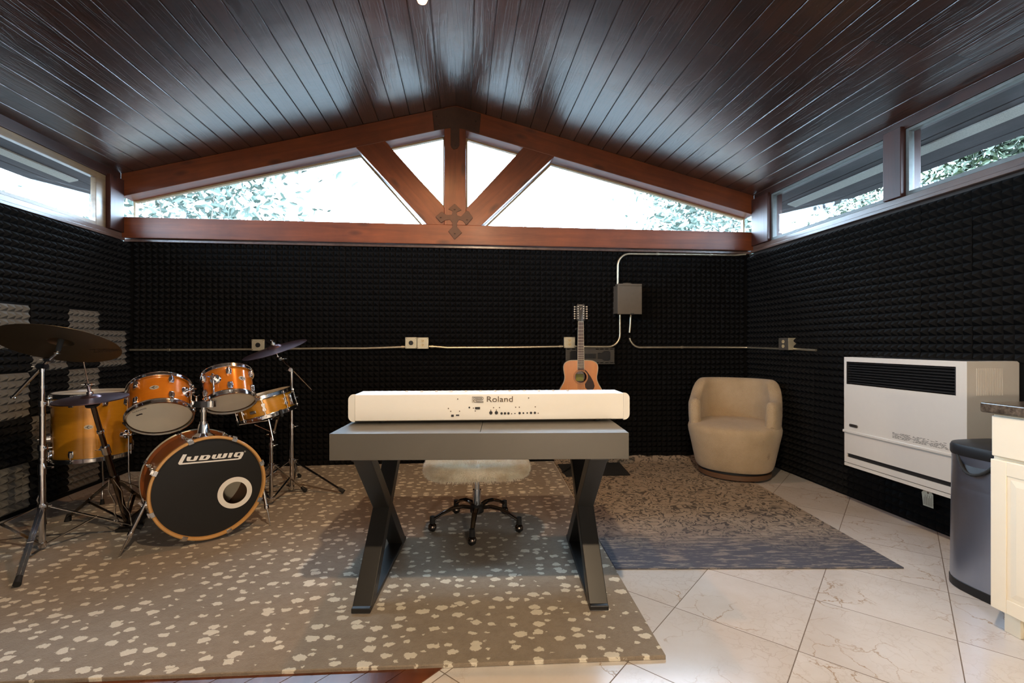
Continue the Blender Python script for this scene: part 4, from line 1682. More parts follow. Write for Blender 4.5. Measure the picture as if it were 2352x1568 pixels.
def front_panel(name, y0, y1, z0, z1, raised):
    mb = MB().box(0.0, 0.018, y0, y1, z0, z1)
    o = mb.build(name, 'cabinet_paint', cb, bevel=0.004)
    if raised:
        w = 0.055
        mb = MB().box(-0.004, 0.0, y0, y0 + w, z0, z1).box(-0.004, 0.0, y1 - w, y1, z0, z1).box(-0.004, 0, y0 + w, y1 - w, z0, z0 + w).box(-0.004, 0, y0 + w, y1 - w, z1 - w, z1)
        mb.build('frame_rail', 'cabinet_paint', o, bevel=0.003)
        mb = MB()
        a0, a1, b0, b1 = y0 + w + .012, y1 - w - .012, z0 + w + .012, z1 - w - .012
        i_ = 0.022
        vs = [(0, a0, b0), (0, a1, b0), (0, a1, b1), (0, a0, b1), (-0.0045, a0 + i_, b0 + i_), (-0.0045, a1 - i_, b0 + i_), (-0.0045, a1 - i_, b1 - i_), (-0.0045, a0 + i_, b1 - i_)]
        mb.add(vs, [(0, 1, 5, 4), (1, 2, 6, 5), (2, 3, 7, 6), (3, 0, 4, 7), (4, 5, 6, 7)])
        mb.build('raised_panel', 'cabinet_paint', o, smooth=False)
    return o


for k in range(3):
    y1 = -0.006 - k * 0.49
    front_panel('drawer', y1 - 0.478, y1, 0.700, 0.858, False)
    front_panel('door', y1 - 0.478, y1, 0.104, 0.688, True)
wt = MB().box(-0.016, 0.745, -1.5, 0.024, 0.0, 0.040).build('countertop', 'granite', bevel=0.006)
wt.location = (2.08, 1.70, 0.868)
tag(wt, 'speckled brown stone countertop on the cream cabinet', 'countertop')

# ------------------------------------------------------------------ things on the back wall
WY = 4.545


def outlet(x0, x1, z0, z1, kind, label, group='metal outlet boxes on the back wall'):
    cx_, cz_ = (x0 + x1) / 2, (z0 + z1) / 2
    r = thing('outlet_box', label, 'outlet', (cx_, WY, cz_), 0, group)
    w, h = (x1 - x0) / 2, (z1 - z0) / 2
    MB().box(-w + .003, w - .003, -0.030, 0.05, -h + .003, h - .003).build('box', 'steel', r, smooth=False)
    pl_ = MB().box(-w, w, -0.034, -0.030, -h, h).build('cover_plate', 'outlet_plate', r, bevel=0.0015)
    for sx in (-1, 1):
        for sz in (-1, 1):
            MB().cyl((sx * (w - .008), -0.034, sz * (h - .008)), (sx * (w - .008), -0.036, sz * (h - .008)), 0.0035, n=8).build('screw', 'logo_brown', pl_)
    sockets(r, kind, FACE, (0, -0.034, 0))
    return r


def sockets(r, kind, T, at, plate_mat='ivory'):
    B = Matrix.Translation(at) @ T
    if kind == 'round':
        MB().poly([(0.021 * cos(a * pi / 14), 0.021 * sin(a * pi / 14)) for a in range(28)], 0, 0.004, M=B).build('receptacle', 'black_plastic', r)
    else:
        for s_ in (-1, 1):
            sc_ = MB().poly([(0.016 * cos(a * pi / 12), s_ * 0.020 + 0.0145 * sin(a * pi / 12)) for a in range(24)], 0, 0.003, M=B).build('receptacle', plate_mat, r)
            m = MB()
            for dx in (-0.006, 0.006):
                m.poly([(dx - .0014, s_ * .020 - .001), (dx + .0014, s_ * .020 - .001), (dx + .0014, s_ * .020 + .008), (dx - .0014, s_ * .020 + .008)], 0.003, 0.0036, M=B)
            m.poly([(0.0025 * cos(a * pi / 5), s_ * .020 - .007 + 0.0025 * sin(a * pi / 5)) for a in range(10)], 0.003, 0.0036, M=B)
            m.build('slot', 'logo_black', sc_, smooth=False)


outlet(-1.889, -1.780, 1.074, 1.176, 'round', 'square outlet box with a round socket behind the purple crash cymbal')
outlet(-0.534, -0.430, 1.092, 1.196, 'round', 'square outlet box with one round dark socket, left of the joined pair')
outlet(-0.426, -0.322, 1.090, 1.194, 'duplex', 'square outlet box with two ivory sockets, right of the joined pair')
outlet(0.960, 1.068, 1.096, 1.200, 'duplex', 'square outlet box with two sockets beside the guitar neck')
r = thing('outlet_box', 'small double socket box on the right wall near the corner', 'outlet', (2.83, 3.922, 1.135))
MB().box(-0.045, 0.03, -0.062, 0.062, -0.052, 0.052).build('box', 'outlet_plate', r, bevel=0.002)
MB().box(-0.049, -0.045, -0.062, 0.062, -0.053, 0.053).build('cover_plate', 'outlet_grey', r, bevel=0.001)
sockets(r, 'duplex', YZ, (-0.049, 0, 0))


def conduit(pts, label, r=0.0105, straps=()):
    o = MB().tube(pts, r, 10).build('conduit', 'conduit_steel', world_origin=pts[0])
    tag(o, label, 'conduit', 'metal conduit runs on the foam walls')
    for p in straps:
        q_ = Vector(p) - Vector(pts[0])
        MB().cyl(q_ + Vector((-0.012, 0, 0)), q_ + Vector((0.012, 0, 0)), r * 1.35, n=12).build('coupling', 'conduit_steel', o)
    return o


cy = WY - 0.008


def arc(cx_, cz_, r, a0, a1, n=8):
    return [(cx_ + r * cos(radians(a0 + (a1 - a0) * i / n)), cy, cz_ + r * sin(radians(a0 + (a1 - a0) * i / n))) for i in range(n + 1)]


conduit([(-2.92, cy, 1.082), (-2.4, cy, 1.082), (-1.892, cy, 1.086)], 'metal conduit from the left corner to the box behind the crash cymbal', straps=[(-2.6, cy, 1.082)])
conduit([(-1.777, cy, 1.088), (-1.2, cy, 1.094), (-0.9, cy, 1.094), (-0.60, cy, 1.104), (-0.537, cy, 1.106)], 'long metal conduit between the crash cymbal and the paired outlet boxes', straps=[(-0.56, cy, 1.105)])
conduit([(-0.319, cy, 1.110), (-0.26, cy, 1.108), (-0.15, cy, 1.099), (0.5, cy, 1.102), (0.90, cy, 1.108), (0.957, cy, 1.110)], 'long metal conduit between the paired outlets and the guitar', straps=[(-0.29, cy, 1.109), (0.93, cy, 1.109)])
conduit([(1.071, cy, 1.112), (1.12, cy, 1.108), (1.40, cy, 1.106)] + arc(1.40, 1.226, 0.12, -90, 0)[1:] + [(1.520, cy, 1.42)], 'metal conduit curving up to the grey panel from behind the guitar')
conduit([(1.628, cy, 1.42), (1.624, cy, 1.33), (1.616, cy, 1.243)], 'short metal conduit stub below the grey panel')
conduit([(1.617, cy, 1.192), (1.625, cy, 1.165)] + arc(1.725, 1.205, 0.105, 200, 270)[1:] + [(2.3, cy, 1.100), (2.80, cy, 1.098), (2.826, cy - .02, 1.097), (2.832, 4.40, 1.095), (2.834, 3.99, 1.09)],
        'metal conduit running right along the wall behind the armchair', straps=[(2.15, cy, 1.1)])
conduit([(2.834, 3.855, 1.092), (2.834, 3.75, 1.088), (2.836, 3.60, 1.085)], 'short metal conduit right of the socket box on the right wall')
conduit([(1.497, cy, 1.715), (1.497, cy, 1.90)] + arc(1.617, 1.893, 0.12, 180, 90)[1:] + [(2.2, cy, 2.018), (2.70, cy, 2.02), (2.80, cy - .03, 2.026)],
        'metal conduit curving from the panel top to the upper right corner', straps=[(1.9, cy, 2.016), (2.45, cy, 2.019)])

pb = thing('breaker_panel', 'grey metal electrical box on the back wall right of the guitar', 'electrical box', (1.588, WY, 1.42))
MB().box(-0.125, 0.108, -0.105, 0.05, 0.005, 0.275).build('enclosure', 'panel_grey', pb, bevel=0.003)
MB().box(-0.128, 0.111, -0.118, -0.106, -0.002, 0.268).build('door', 'panel_grey', pb, bevel=0.002)
MB().box(-0.128, 0.111, -0.121, -0.05, 0.268, 0.288).build('rain_hood', 'panel_grey', pb, bevel=0.003)
MB().lathe([(0, 0.275), (0.045, 0.275), (0.045, 0.296), (0.038, 0.302), (0, 0.302)], 20, M=Matrix.Translation((-0.01, -0.04, 0))).build('hub_cap', 'panel_grey', pb)
MB().box(0.0, 0.03, -0.124, -0.106, -0.006, 0.006).build('latch', 'black_metal', pb)

# flat television bracket
tv = thing('wall_bracket', 'flat black slotted television bracket on the wall behind the guitar', 'bracket', (1.219, WY, 1.018))
w, h = 0.240, 0.076
holes = []
for sx in (-1, 1):
    pts = [(sx * 0.075, 0.030), (sx * 0.115, 0.030), (sx * 0.140, 0.048), (sx * 0.185, 0.048), (sx * 0.200, 0.036), (sx * 0.200, -0.036), (sx * 0.185, -0.048), (sx * 0.140, -0.048), (sx * 0.115, -0.030), (sx * 0.075, -0.030)]
    holes.append(pts)
for sz in (-1, 1):
    for x in (-0.215, -0.160, 0.07, 0.115, 0.165, 0.215):
        holes.append([(x - .016, sz * .066 - .003), (x + .016, sz * .066 - .003), (x + .016, sz * .066 + .003), (x - .016, sz * .066 + .003)])
MB().poly([(-w, -h), (w, -h), (w, h), (-w, h)], -0.022, -0.014, holes=holes, M=XZ).build('slotted_plate', 'bracket_metal', tv, smooth=False)
MB().box(-w, w, -0.034, 0.0, h - 0.003, h + 0.003).box(-w, w, -0.034, 0.0, -h - 0.003, -h + 0.003).build('flange', 'bracket_metal', tv, smooth=False)
MB().box(-0.055, 0.055, -0.030, -0.008, -0.022, 0.022).box(-0.012, 0.0, -.034, -.03, -.02, .02).box(.02, .032, -.034, -.03, -.02, .02).build('slider', 'black_plastic', tv, smooth=False)
MB().box(-0.235, 0.235, -0.012, 0.05, -0.05, 0.05).build('wall_block', 'black_plastic', tv, smooth=False)

# ------------------------------------------------------------------ guitar
gt = thing('acoustic_guitar', 'twelve string acoustic guitar with a pale orange top behind the keyboard', 'guitar', (1.036, 4.16, 0.0), radians(-8))
half = [(0.470, 0.0), (0.472, 0.09), (0.490, 0.150), (0.530, 0.192), (0.590, 0.209), (0.650, 0.207), (0.700, 0.196), (0.740, 0.180), (0.775, 0.160), (0.805, 0.146), (0.835, 0.141), (0.865, 0.144), (0.900, 0.150), (0.935, 0.151), (0.960, 0.143), (0.978, 0.122), (0.988, 0.090), (0.990, 0.03), (0.990, 0.0)]
outl = [(w_, z) for z, w_ in half] + [(-w_, z) for z, w_ in half[-2:0:-1]]


def catmull(pts, k=3):
    out = []
    n = len(pts)
    for i in range(n):
        p0, p1, p2, p3 = [Vector(pts[(i + j) % n]) for j in (-1, 0, 1, 2)]
        for q_ in range(k):
            t = q_ / k
            out.append(tuple(0.5 * ((2 * p1) + (p2 - p0) * t + (2 * p0 - 5 * p1 + 4 * p2 - p3) * t * t + (3 * p1 - p0 - 3 * p2 + p3) * t ** 3)))
    return out


outl = catmull(outl, 3)
SH = (0.0, 0.842)
circ = lambda r, n=40: [(SH[0] + r * cos(2 * pi * a / n), SH[1] + r * sin(2 * pi * a / n)) for a in range(n)]
MB().poly(outl, 0.0, 0.004, holes=[circ(0.052)], M=XZ).build('soundboard', 'guitar_top', gt, smooth=False)
ins = inset(outl, 0.003)
mb = MB()
n = len(outl)
vs = [(x, 0.0035, z) for x, z in outl] + [(x, 0.105, z) for x, z in outl]
mb.add(vs, [(i, (i + 1) % n, n + (i + 1) % n, n + i) for i in range(n)] + [tuple(range(n, 2 * n))])
bdy = mb.build('body', 'guitar_side', gt, fix=False)
mb = MB()
pts3 = [(x, 0.001, z) for x, z in outl]
mb.tube(pts3, 0.0032, 6, closed=True)
mb.build('binding', 'binding', gt)
mb = MB()
for r_ in (0.056, 0.064):
    mb.tube([(x, -0.0002, z) for x, z in circ(r_)], 0.0012, 5, closed=True)
mb.build('rosette', 'rosewood', gt)
MB().box(-0.034, 0.034, 0.096, 0.102, 0.80, 0.862).build('maker_label', 'guitar_label', gt, smooth=False)
pg = [(0.030, 0.912), (0.052, 0.895), (0.085, 0.850), (0.112, 0.800), (0.122, 0.765), (0.116, 0.740), (0.095, 0.726), (0.060, 0.728), (0.040, 0.748), (0.036, 0.780), (0.050, 0.800), (0.062, 0.825), (0.064, 0.850), (0.055, 0.875), (0.040, 0.892)]
MB().poly(pg, -0.0016, -0.0002, M=XZ).build('pickguard', 'pickguard', gt, smooth=False)
# neck and fretboard
fb = lambda z: 0.0235 + (1.332 - z) / (1.332 - 0.907) * 0.0060
mb = MB().poly([(-fb(0.907), 0.907), (fb(0.907), 0.907), (fb(1.332), 1.332), (-fb(1.332), 1.332)], -0.008, -0.001, M=XZ)
fbo = mb.build('fretboard', 'rosewood', gt, smooth=False)
sl_ = 0.65
nutz = 1.332
k = 1
while True:
    z = nutz - sl_ * 0.97 * (1 - 2 ** (-k / 12.0))
    if z < 0.915 or k > 20:
        break
    MB().box(-fb(z), fb(z), -0.0094, -0.008, z - 0.001, z + 0.001).build('fret', 'conduit_steel', fbo, smooth=False)
    k += 1
for s_ in (-1, 1):
    MB().bar((s_ * fb(0.907), -0.005, 0.907), (s_ * fb(1.332), -0.005, 1.332), 0.0022, 0.008, up=(0, 1, 0)).build('edge_binding', 'binding', fbo, smooth=False)
mb = MB()
for z0, z1, r0, r1 in ((0.985, 1.332, 0.026, 0.021),):
    vs = []
    for z, r_ in ((z0, r0), (z1, r1)):
        for i in range(9):
            a = pi * i / 8
            vs.append((r_ * cos(a) * 1.08, 0.0 + r_ * sin(a) * 0.9, z))
    mb.add(vs, [(i, i + 1, 9 + i + 1, 9 + i) for i in range(8)] + [(0, 9, 17, 8)])
mb.build('neck', 'guitar_side', gt)
hd = MB().poly([(-0.024, 1.334), (0.024, 1.334), (0.036, 1.352), (0.037, 1.475), (0.026, 1.492), (0.012, 1.484), (-0.012, 1.484), (-0.026, 1.492), (-0.037, 1.475), (-0.036, 1.352)], -0.002, 0.013, M=XZ).build('headstock', 'logo_black', gt, bevel=0.001)
for s_ in (-1, 1):
    for k in range(6):
        z = 1.364 + k * 0.0205
        t_ = MB().cyl((s_ * 0.024, -0.0022, z), (s_ * 0.024, -0.010, z), 0.0048, n=10).cyl((s_ * 0.037, 0.006, z - .003), (s_ * 0.048, 0.006, z - .003), 0.0022, n=8).build('tuning_peg', 'steel', hd)
        MB().sphere((s_ * 0.054, 0.004, z - .003), 0.0085, 10, 8, (0.8, 0.5, 0.8)).build('button', 'pearl', t_)
MB().text('YAMAHA', 0.008, Matrix.Translation((0, -0.0024, 1.478)) @ FACE, 0.0003).build('brand_mark', 'pearl', hd, smooth=False, fix=False)
MB().text('f', 0.026, Matrix.Translation((0, -0.0024, 1.445)) @ FACE @ Matrix.Rotation(radians(-20), 4, 'Z'), 0.0003).build('inlay', 'pearl', hd, smooth=False, fix=False)
MB().box(-0.024, 0.024, -0.011, -0.002, 1.329, 1.334).build('nut', 'binding', gt, smooth=False)
for s_ in range(6):
    mb = MB()
    for d_ in (-0.0011, 0.0011):
        x = (-2.5 + s_) * 0.0078
        mb.tube([(x * 1.35 + d_, -0.010, 0.645), (x + d_, -0.0118, nutz)], 0.00035, 4)
        kz = 1.364 + (s_ if s_ < 3 else 5 - s_) * 0.041
        mb.tube([(x + d_, -0.0118, nutz), ((-0.024 if s_ < 3 else 0.024) * .95, -0.008, kz)], 0.00035, 4)
    mb.build('string', 'steel', gt)
MB().box(-0.075, 0.075, -0.010, -0.0002, 0.632, 0.660).build('bridge', 'rosewood', gt, bevel=0.003)
gs = thing('guitar_stand', 'slim black stand holding the guitar above the floor mat', 'stand', (1.036, 4.20, 0.0168), radians(-8))
MB().cyl((0, 0.13, 0.0), (0, 0.13, 1.27), 0.011).build('post', 'black_metal', gs)
MB().tube([(-0.16, -0.12, 0.008), (0, 0.13, 0.03), (0.16, -0.12, 0.008)], 0.009).build('foot', 'black_metal', gs)
MB().tube([(-0.11, -0.06, 0.475), (-0.11, -0.055, 0.440), (-0.05, 0.12, 0.43), (0.05, 0.12, 0.43), (0.11, -0.055, 0.440), (0.11, -0.06, 0.475)], 0.008).build('cradle', 'black_rubber', gs)
MB().tube([(-0.035, -0.03, 1.255), (-0.035, 0.03, 1.25), (0, 0.13, 1.25), (0.035, 0.03, 1.25), (0.035, -0.03, 1.255)], 0.005).build('neck_yoke', 'black_rubber', gs)

# ------------------------------------------------------------------ drum kit
def ring_prof(r0, r1, z0, z1):
    return [(r0, z0), (r1, z0), (r1, z1), (r0, z1)]


def rad(a, r, z):
    return Vector((r * cos(a), r * sin(a), z))


def radial(a):
    """frame whose x points outwards, y along the rim, z along the drum"""
    return Matrix(((cos(a), -sin(a), 0, 0), (sin(a), cos(a), 0, 0), (0, 0, 1, 0), (0, 0, 0, 1)))


def lug(a, R, z, drum, zr, h=0.044):
    """rounded lug on the shell with its tension rod reaching the hoop at height zr"""
    M = radial(a)
    s = 1 if zr > z else -1
    mb = MB().poly([(-.012, -h / 2), (.012, -h / 2), (.016, 0), (.012, h / 2), (-.012, h / 2), (-.016, 0)], R - 0.002, R + 0.013,
                   M=M @ Matrix(((0, 0, 1, 0), (1, 0, 0, 0), (0, 1, 0, z), (0, 0, 0, 1))))
    mb.cyl(M @ Vector((R + .014, 0, z - s * h * .3)), M @ Vector((R + .014, 0, z + s * h * .5)), 0.0075, 0.0065, n=12)
    o = mb.build('lug', 'chrome', drum, bevel=0.003)
    r_ = MB().cyl(M @ Vector((R + .014, 0, z + s * h * .4)), M @ Vector((R + .014, 0, zr + s * 0.014)), 0.0026, n=8)
    r_.box(R + .004, R + .021, -.008, .008, zr - 0.004, zr + 0.002, M)
    r_.build('tension_rod', 'chrome', o)
    return o


def badge(a, R, z, drum, w=0.022, h=0.014):
    M = radial(a) @ Matrix(((0, 0, 1, 0), (1, 0, 0, 0), (0, 1, 0, z), (0, 0, 0, 1)))
    b = MB().poly([(w * cos(2 * pi * i / 28), h * sin(2 * pi * i / 28)) for i in range(28)], R - 0.003, R + 0.0022, M=M).build('badge', 'badge_silver', drum, smooth=False)
    c = [(0.0085 * cos(t), 0.0085 * sin(t)) for t in [radians(50 + 260 * i / 14) for i in range(15)]] + \
        [(0.0042 * cos(t), 0.0042 * sin(t)) for t in [radians(310 - 260 * i / 14) for i in range(15)]]
    MB().poly(c, R + 0.002, R + 0.0032, M=M).poly([(-.0165, -.0015), (-.006, -.0015), (-.006, .0015), (-.0165, .0015)], R + .002, R + .0032, M=M) \
        .poly([(.006, -.0015), (.0165, -.0015), (.0165, .0015), (.006, .0015)], R + .002, R + .0032, M=M).build('emblem', 'logo_black', b, smooth=False)


def drum(name, label, cat, base, axis, R, H_, mat, lug_deg, badge_deg, wood_top=False, short=False, group=None):
    axis = Vector(axis).normalized()
    Rm = frame_from(axis)
    base = Vector(base)
    root = thing(name, label, cat, base, R=Rm, group=group)
    tocam = Rm.inverted() @ (Vector((0, 0, EYE)) - (base + axis * H_ * .5))
    a0 = atan2(tocam.y, tocam.x)
    mb = MB().lathe([(R, 0.004), (R, H_ - 0.004), (R - .006, H_ - 0.004), (R - .006, 0.004)], 64, closed=True)
    mb.build('shell', mat, root)
    MB().lathe([(0, -0.001), (R - 0.004, -0.001), (R + .001, 0.003), (0, 0.003)], 64).build('bottom_head', 'drum_head_coated', root)
    MB().lathe([(0, H_ - .003), (R + .001, H_ - .003), (R - .004, H_ + .001), (0, H_ + .001)], 64).build('top_head', 'drum_head_coated', root)
    for z0, s in ((0.012, -1), (H_ - 0.012, 1)):
        pr = [(R + .004, z0), (R + .013, z0), (R + .014, z0 + s * .003), (R + .0075, z0 + s * .006), (R + .007, z0 + s * .026), (R + .010, z0 + s * .028), (R + .003, z0 + s * .029), (R + .004, z0 + s * .005)]
        MB().lathe(pr, 72, closed=True).build('hoop', 'chrome', root)
    n = len(lug_deg)
    for d in lug_deg:
        a = a0 + radians(d)
        if short:
            M = radial(a)
            mb = MB().poly([(-.011, -.026), (.011, -.026), (.013, -.014), (.007, 0), (.013, .014), (.011, .026), (-.011, .026), (-.013, .014), (-.007, 0), (-.013, -.014)], R - .001, R + .013,
                           M=M @ Matrix(((0, 0, 1, 0), (1, 0, 0, 0), (0, 1, 0, H_ / 2), (0, 0, 0, 1))))
            o = mb.build('lug', 'chrome', root, bevel=0.002)
            MB().cyl(M @ Vector((R + .014, 0, -0.006)), M @ Vector((R + .014, 0, H_ + .008)), 0.0028, n=8) \
                .box(R + .004, R + .02, -.008, .008, H_ - .012, H_ - .006, M).box(R + .004, R + .02, -.008, .008, 0.006, 0.012, M).build('tension_rod', 'chrome', o)
        else:
            lug(a, R, 0.042, root, 0.006)
            lug(a, R, H_ - 0.042, root, H_ - 0.006)
    if badge_deg is not None:
        badge(a0 + radians(badge_deg), R, H_ * .52, root)
    return root, a0, Rm


def wingnut(mb, p, d, r=0.016):
    p, d = Vector(p), Vector(d).normalized()
    F_ = frame_from(d)
    mb.cyl(p, p + d * 0.014, 0.007, n=10)
    for s in (-1, 1):
        mb.bar(p + d * .010 + F_.col[0] * 0.004 * s, p + d * 0.020 + F_.col[0] * r * s, 0.009, 0.004)
    return mb


FW = Vector((sin(YAW), cos(YAW), 0))
RT = Vector((cos(YAW), -sin(YAW), 0))
RUGZ = 0.0165

# bass drum: local z points out of the front head
bc = Vector((-1.43, 2.885, 0.321))
bn_ = Vector((0.590, -0.800, 0.035)).normalized()
BR = frame_from(bn_)
bd = thing('bass_drum', 'large brown bass drum with a black front head and maple hoop', 'bass drum', bc, R=BR)
R = 0.268
MB().lathe([(R, -0.035), (R, -0.405), (R - .007, -0.405), (R - .007, -0.035)], 80, closed=True).build('shell', 'drum_brown', bd)
hp_ = [(0.268, -0.040), (0.287, -0.040), (0.290, -0.034), (0.290, -0.004), (0.286, 0.0), (0.278, 0.0), (0.274, -0.004), (0.272, -0.018)]
MB().lathe(hp_, 96, closed=True).build('front_hoop', 'hoop_maple', bd)
hp2 = [(0.268, -0.400), (0.286, -0.400), (0.290, -0.406), (0.286, -0.412), (0.286, -0.420), (0.290, -0.428), (0.287, -0.438), (0.272, -0.438)]
bh_ = MB().lathe(hp2, 96, closed=True).build('back_hoop', 'drum_brown', bd)
for z_ in (-0.405, -0.431):
    MB().lathe([(0.2885, z_ - .0055), (0.2915, z_ - .004), (0.2915, z_ + .004), (0.2885, z_ + .0055)], 96, closed=True).build('inlay_ring', 'conduit_steel', bh_)
hc = (0.127, -0.058)
cir = lambda r, n=56: [(hc[0] + r * cos(2 * pi * i / n), hc[1] + r * sin(2 * pi * i / n)) for i in range(n)]
hd_ = MB().poly([(0.272 * cos(2 * pi * i / 96), 0.272 * sin(2 * pi * i / 96)) for i in range(96)], -0.022, -0.0205, holes=[cir(0.0640)]).build('front_head', 'drum_head_black', bd, smooth=False)
MB().poly(cir(0.0905), -0.0204, -0.0190, holes=[cir(0.0630)]).build('port_ring', 'logo_white', hd_, smooth=False)
MB().poly([(0.27 * cos(2 * pi * i / 64), 0.27 * sin(2 * pi * i / 64)) for i in range(64)], -0.4075, -0.404).build('batter_head', 'drum_head_coated', bd, smooth=False)
LG = {'L': [(-0.1272, 0.2049), (-0.1086, 0.2026), (-0.1315, 0.1577), (0.1466, 0.1399), (0.1485, 0.1355), (0.1574, 0.1349), (0.1475, 0.1324), (-0.1421, 0.1503), (-0.148, 0.154), (-0.1497, 0.1603)],
      'u': [(-0.1067, 0.1889), (-0.0867, 0.1867), (-0.0947, 0.1695), (-0.079, 0.1679), (-0.0718, 0.187), (-0.0532, 0.1855), (-0.0641, 0.1634), (-0.0738, 0.1605), (-0.1043, 0.1639), (-0.1112, 0.1681), (-0.1102, 0.1792)],
      'D': [(-0.0416, 0.1858), (-0.0038, 0.1829), (0.004, 0.1775), (0.0024, 0.1693), (-0.0059, 0.1601), (-0.0141, 0.1568), (-0.0535, 0.1608)],
      'w': [(0.0163, 0.1808), (0.0342, 0.1801), (0.0258, 0.1608), (0.0345, 0.1599), (0.0441, 0.1817), (0.0618, 0.18), (0.0528, 0.1601), (0.0625, 0.1596), (0.0722, 0.1799), (0.0911, 0.178), (0.0814, 0.1566), (0.0709, 0.1529), (0.0466, 0.1547), (0.041, 0.1571), (0.0354, 0.1548), (0.0188, 0.1567), (0.0106, 0.1606), (0.0101, 0.168)],
      'i': [(0.0997, 0.1784), (0.1189, 0.1765), (0.107, 0.1503), (0.0908, 0.1522)],
      'g': [(0.1315, 0.1763), (0.1697, 0.1741), (0.1752, 0.1695), (0.1719, 0.1573), (0.1593, 0.1353), (0.1485, 0.1355), (0.1447, 0.1409), (0.1491, 0.1483), (0.1283, 0.1494), (0.1221, 0.1543), (0.123, 0.1629)]}
HO = {'D': [(-0.0256, 0.1796), (-0.0129, 0.1791), (-0.0212, 0.1647), (-0.0338, 0.1657)], 'g': [(0.1445, 0.1699), (0.1578, 0.1694), (0.1527, 0.1549), (0.1381, 0.1561)]}
mb = MB()
for k, p in LG.items():
    mb.poly(p, -0.0204, -0.0196, holes=[HO[k]] if k in HO else [])
mb.poly([(0.1812 + 0.0045 * cos(i * pi / 8), 0.1745 + 0.0045 * sin(i * pi / 8)) for i in range(16)], -0.0204, -0.0196, holes=[[(0.1812 + 0.0035 * cos(i * pi / 6), 0.1745 + 0.0035 * sin(i * pi / 6)) for i in range(12)]])
mb.text('R', 0.006, Matrix.Translation((0.1812, 0.1745, -0.020)), 0.0003)
mb.build('brand_mark', 'logo_white', hd_, smooth=False, fix=False)
for k in range(8):
    a = radians(19.0 + 45 * k)
    M = radial(a)
    cl = MB().box(0.284, 0.2935, -0.014, 0.014, -0.040, 0.002, M).box(0.272, 0.290, -0.014, 0.014, -0.0015, 0.0025, M).build('claw', 'chrome', bd, bevel=0.0015)
    t_ = MB().cyl(M @ Vector((0.296, 0, -0.130)), M @ Vector((0.296, 0, -0.030)), 0.003, n=8)
    t_.cyl(M @ Vector((0.296, 0, -0.038)), M @ Vector((0.296, 0, -0.024)), 0.006, n=8).box(0.290, 0.300, -0.006, 0.006, -0.046, -0.030, M)
    t_.bar(M @ Vector((0.298, -0.013, -0.026)), M @ Vector((0.298, 0.013, -0.026)), 0.006, 0.005)
    t_.build('tension_rod', 'chrome', cl)
    lg_ = MB().box(R - .001, R + .026, -.010, .010, -0.160, -0.125, M).build('lug', 'chrome', bd, bevel=0.004)
    cb_ = MB().box(0.284, 0.2935, -0.014, 0.014, -0.440, -0.398, M).box(0.272, 0.290, -0.014, 0.014, -0.4415, -0.437, M).build('claw', 'chrome', bd, bevel=0.0015)
    MB().cyl(M @ Vector((0.296, 0, -0.400)), M @ Vector((0.296, 0, -0.290)), 0.003, n=8).build('tension_rod', 'chrome', cb_)
    MB().box(R - .001, R + .026, -.010, .010, -0.300, -0.265, M).build('lug', 'chrome', bd, bevel=0.004)
# small t-shaped mark printed on the shell
Bi = BR.inverted()


def bl(p):
    return Bi @ (Vector(p) - bc)


# spurs
for s, tipw, nm in ((-1, Vector((-1.804, 2.716, RUGZ)), 'l'), (1, None, 'r')):
    a = radians(190 if s < 0 else -10)
    M = radial(a)
    z = -0.085
    b_ = MB().cyl(M @ Vector((R - .002, 0, z)), M @ Vector((R + .030, 0, z)), 0.030, 0.024, n=20).build('spur_bracket', 'chrome', bd, bevel=0.003)
    w_ = MB()
    wingnut(w_, M @ Vector((R + .03, 0, z)), M @ Vector((1, 0, 0)) if True else None, 0.024)
    w_.build('wing_screw', 'chrome', b_)
    p0 = M @ Vector((R + .020, 0, z + .015))
    p0 = p0 + Vector((0, 0.02, 0))
    if s < 0:
        p1 = bl(tipw)
    else:
        q0 = BR @ p0 + bc
        p1 = bl((q0.x + 0.06, q0.y - 0.02, RUGZ))
    pm = p0.lerp(p1, 0.58)
    MB().cyl(p0, pm, 0.0105, n=14).cyl(pm, p1, 0.0055, 0.003, n=10).build('spur', 'chrome', bd)
    d = (p1 - p0).normalized()
    MB().cyl(pm - d * .012, pm + d * .012, 0.014, n=8).build('spur_clamp', 'chrome', bd, bevel=0.002)
# tom post on top of the shell
top = bc - bn_ * 0.205 + Vector((0, 0, 0.262))
tf = thing('tom_holder', 'chrome double tom holder post on top of the brown bass drum', 'drum hardware', top)
MB().lathe([(0.062, 0.0), (0.060, 0.012), (0.035, 0.030), (0.028, 0.075), (0.024, 0.085), (0.0, 0.085)], 32, sx=1.0, sy=0.8).build('base_flange', 'chrome', tf)
mb = MB().cyl((0, 0, 0.02), (0, 0, 0.190), 0.0135)
mb.build('post', 'chrome', tf)
MB().cyl((0, 0, 0.078), (0, 0, 0.098), 0.021, n=20).build('collar', 'chrome', tf)
MB().cyl((0, 0, 0.155), (0, 0, 0.170), 0.020, n=20).build('collar', 'chrome', tf)
hp__ = []
for i in range(40):
    a = 2 * pi * i / 40
    x, y = sq(a, 0.072, 0.034, 3.0)
    hp__.append((x, y))
MB().poly(hp__, 0.185, 0.222, M=Matrix.Rotation(-YAW, 4, 'Z')).build('twin_clamp', 'chrome', tf, bevel=0.008)
for s in (-1, 1):
    p = RT * (0.042 * s)
    w_ = MB().cyl(p + Vector((0, 0, .222)), p + Vector((0, 0, .245)), 0.007, n=10)
    wingnut(w_, p + Vector((0, 0, .236)), (0, 0, 1), 0.016)
    w_.build('wing_screw', 'chrome', tf)

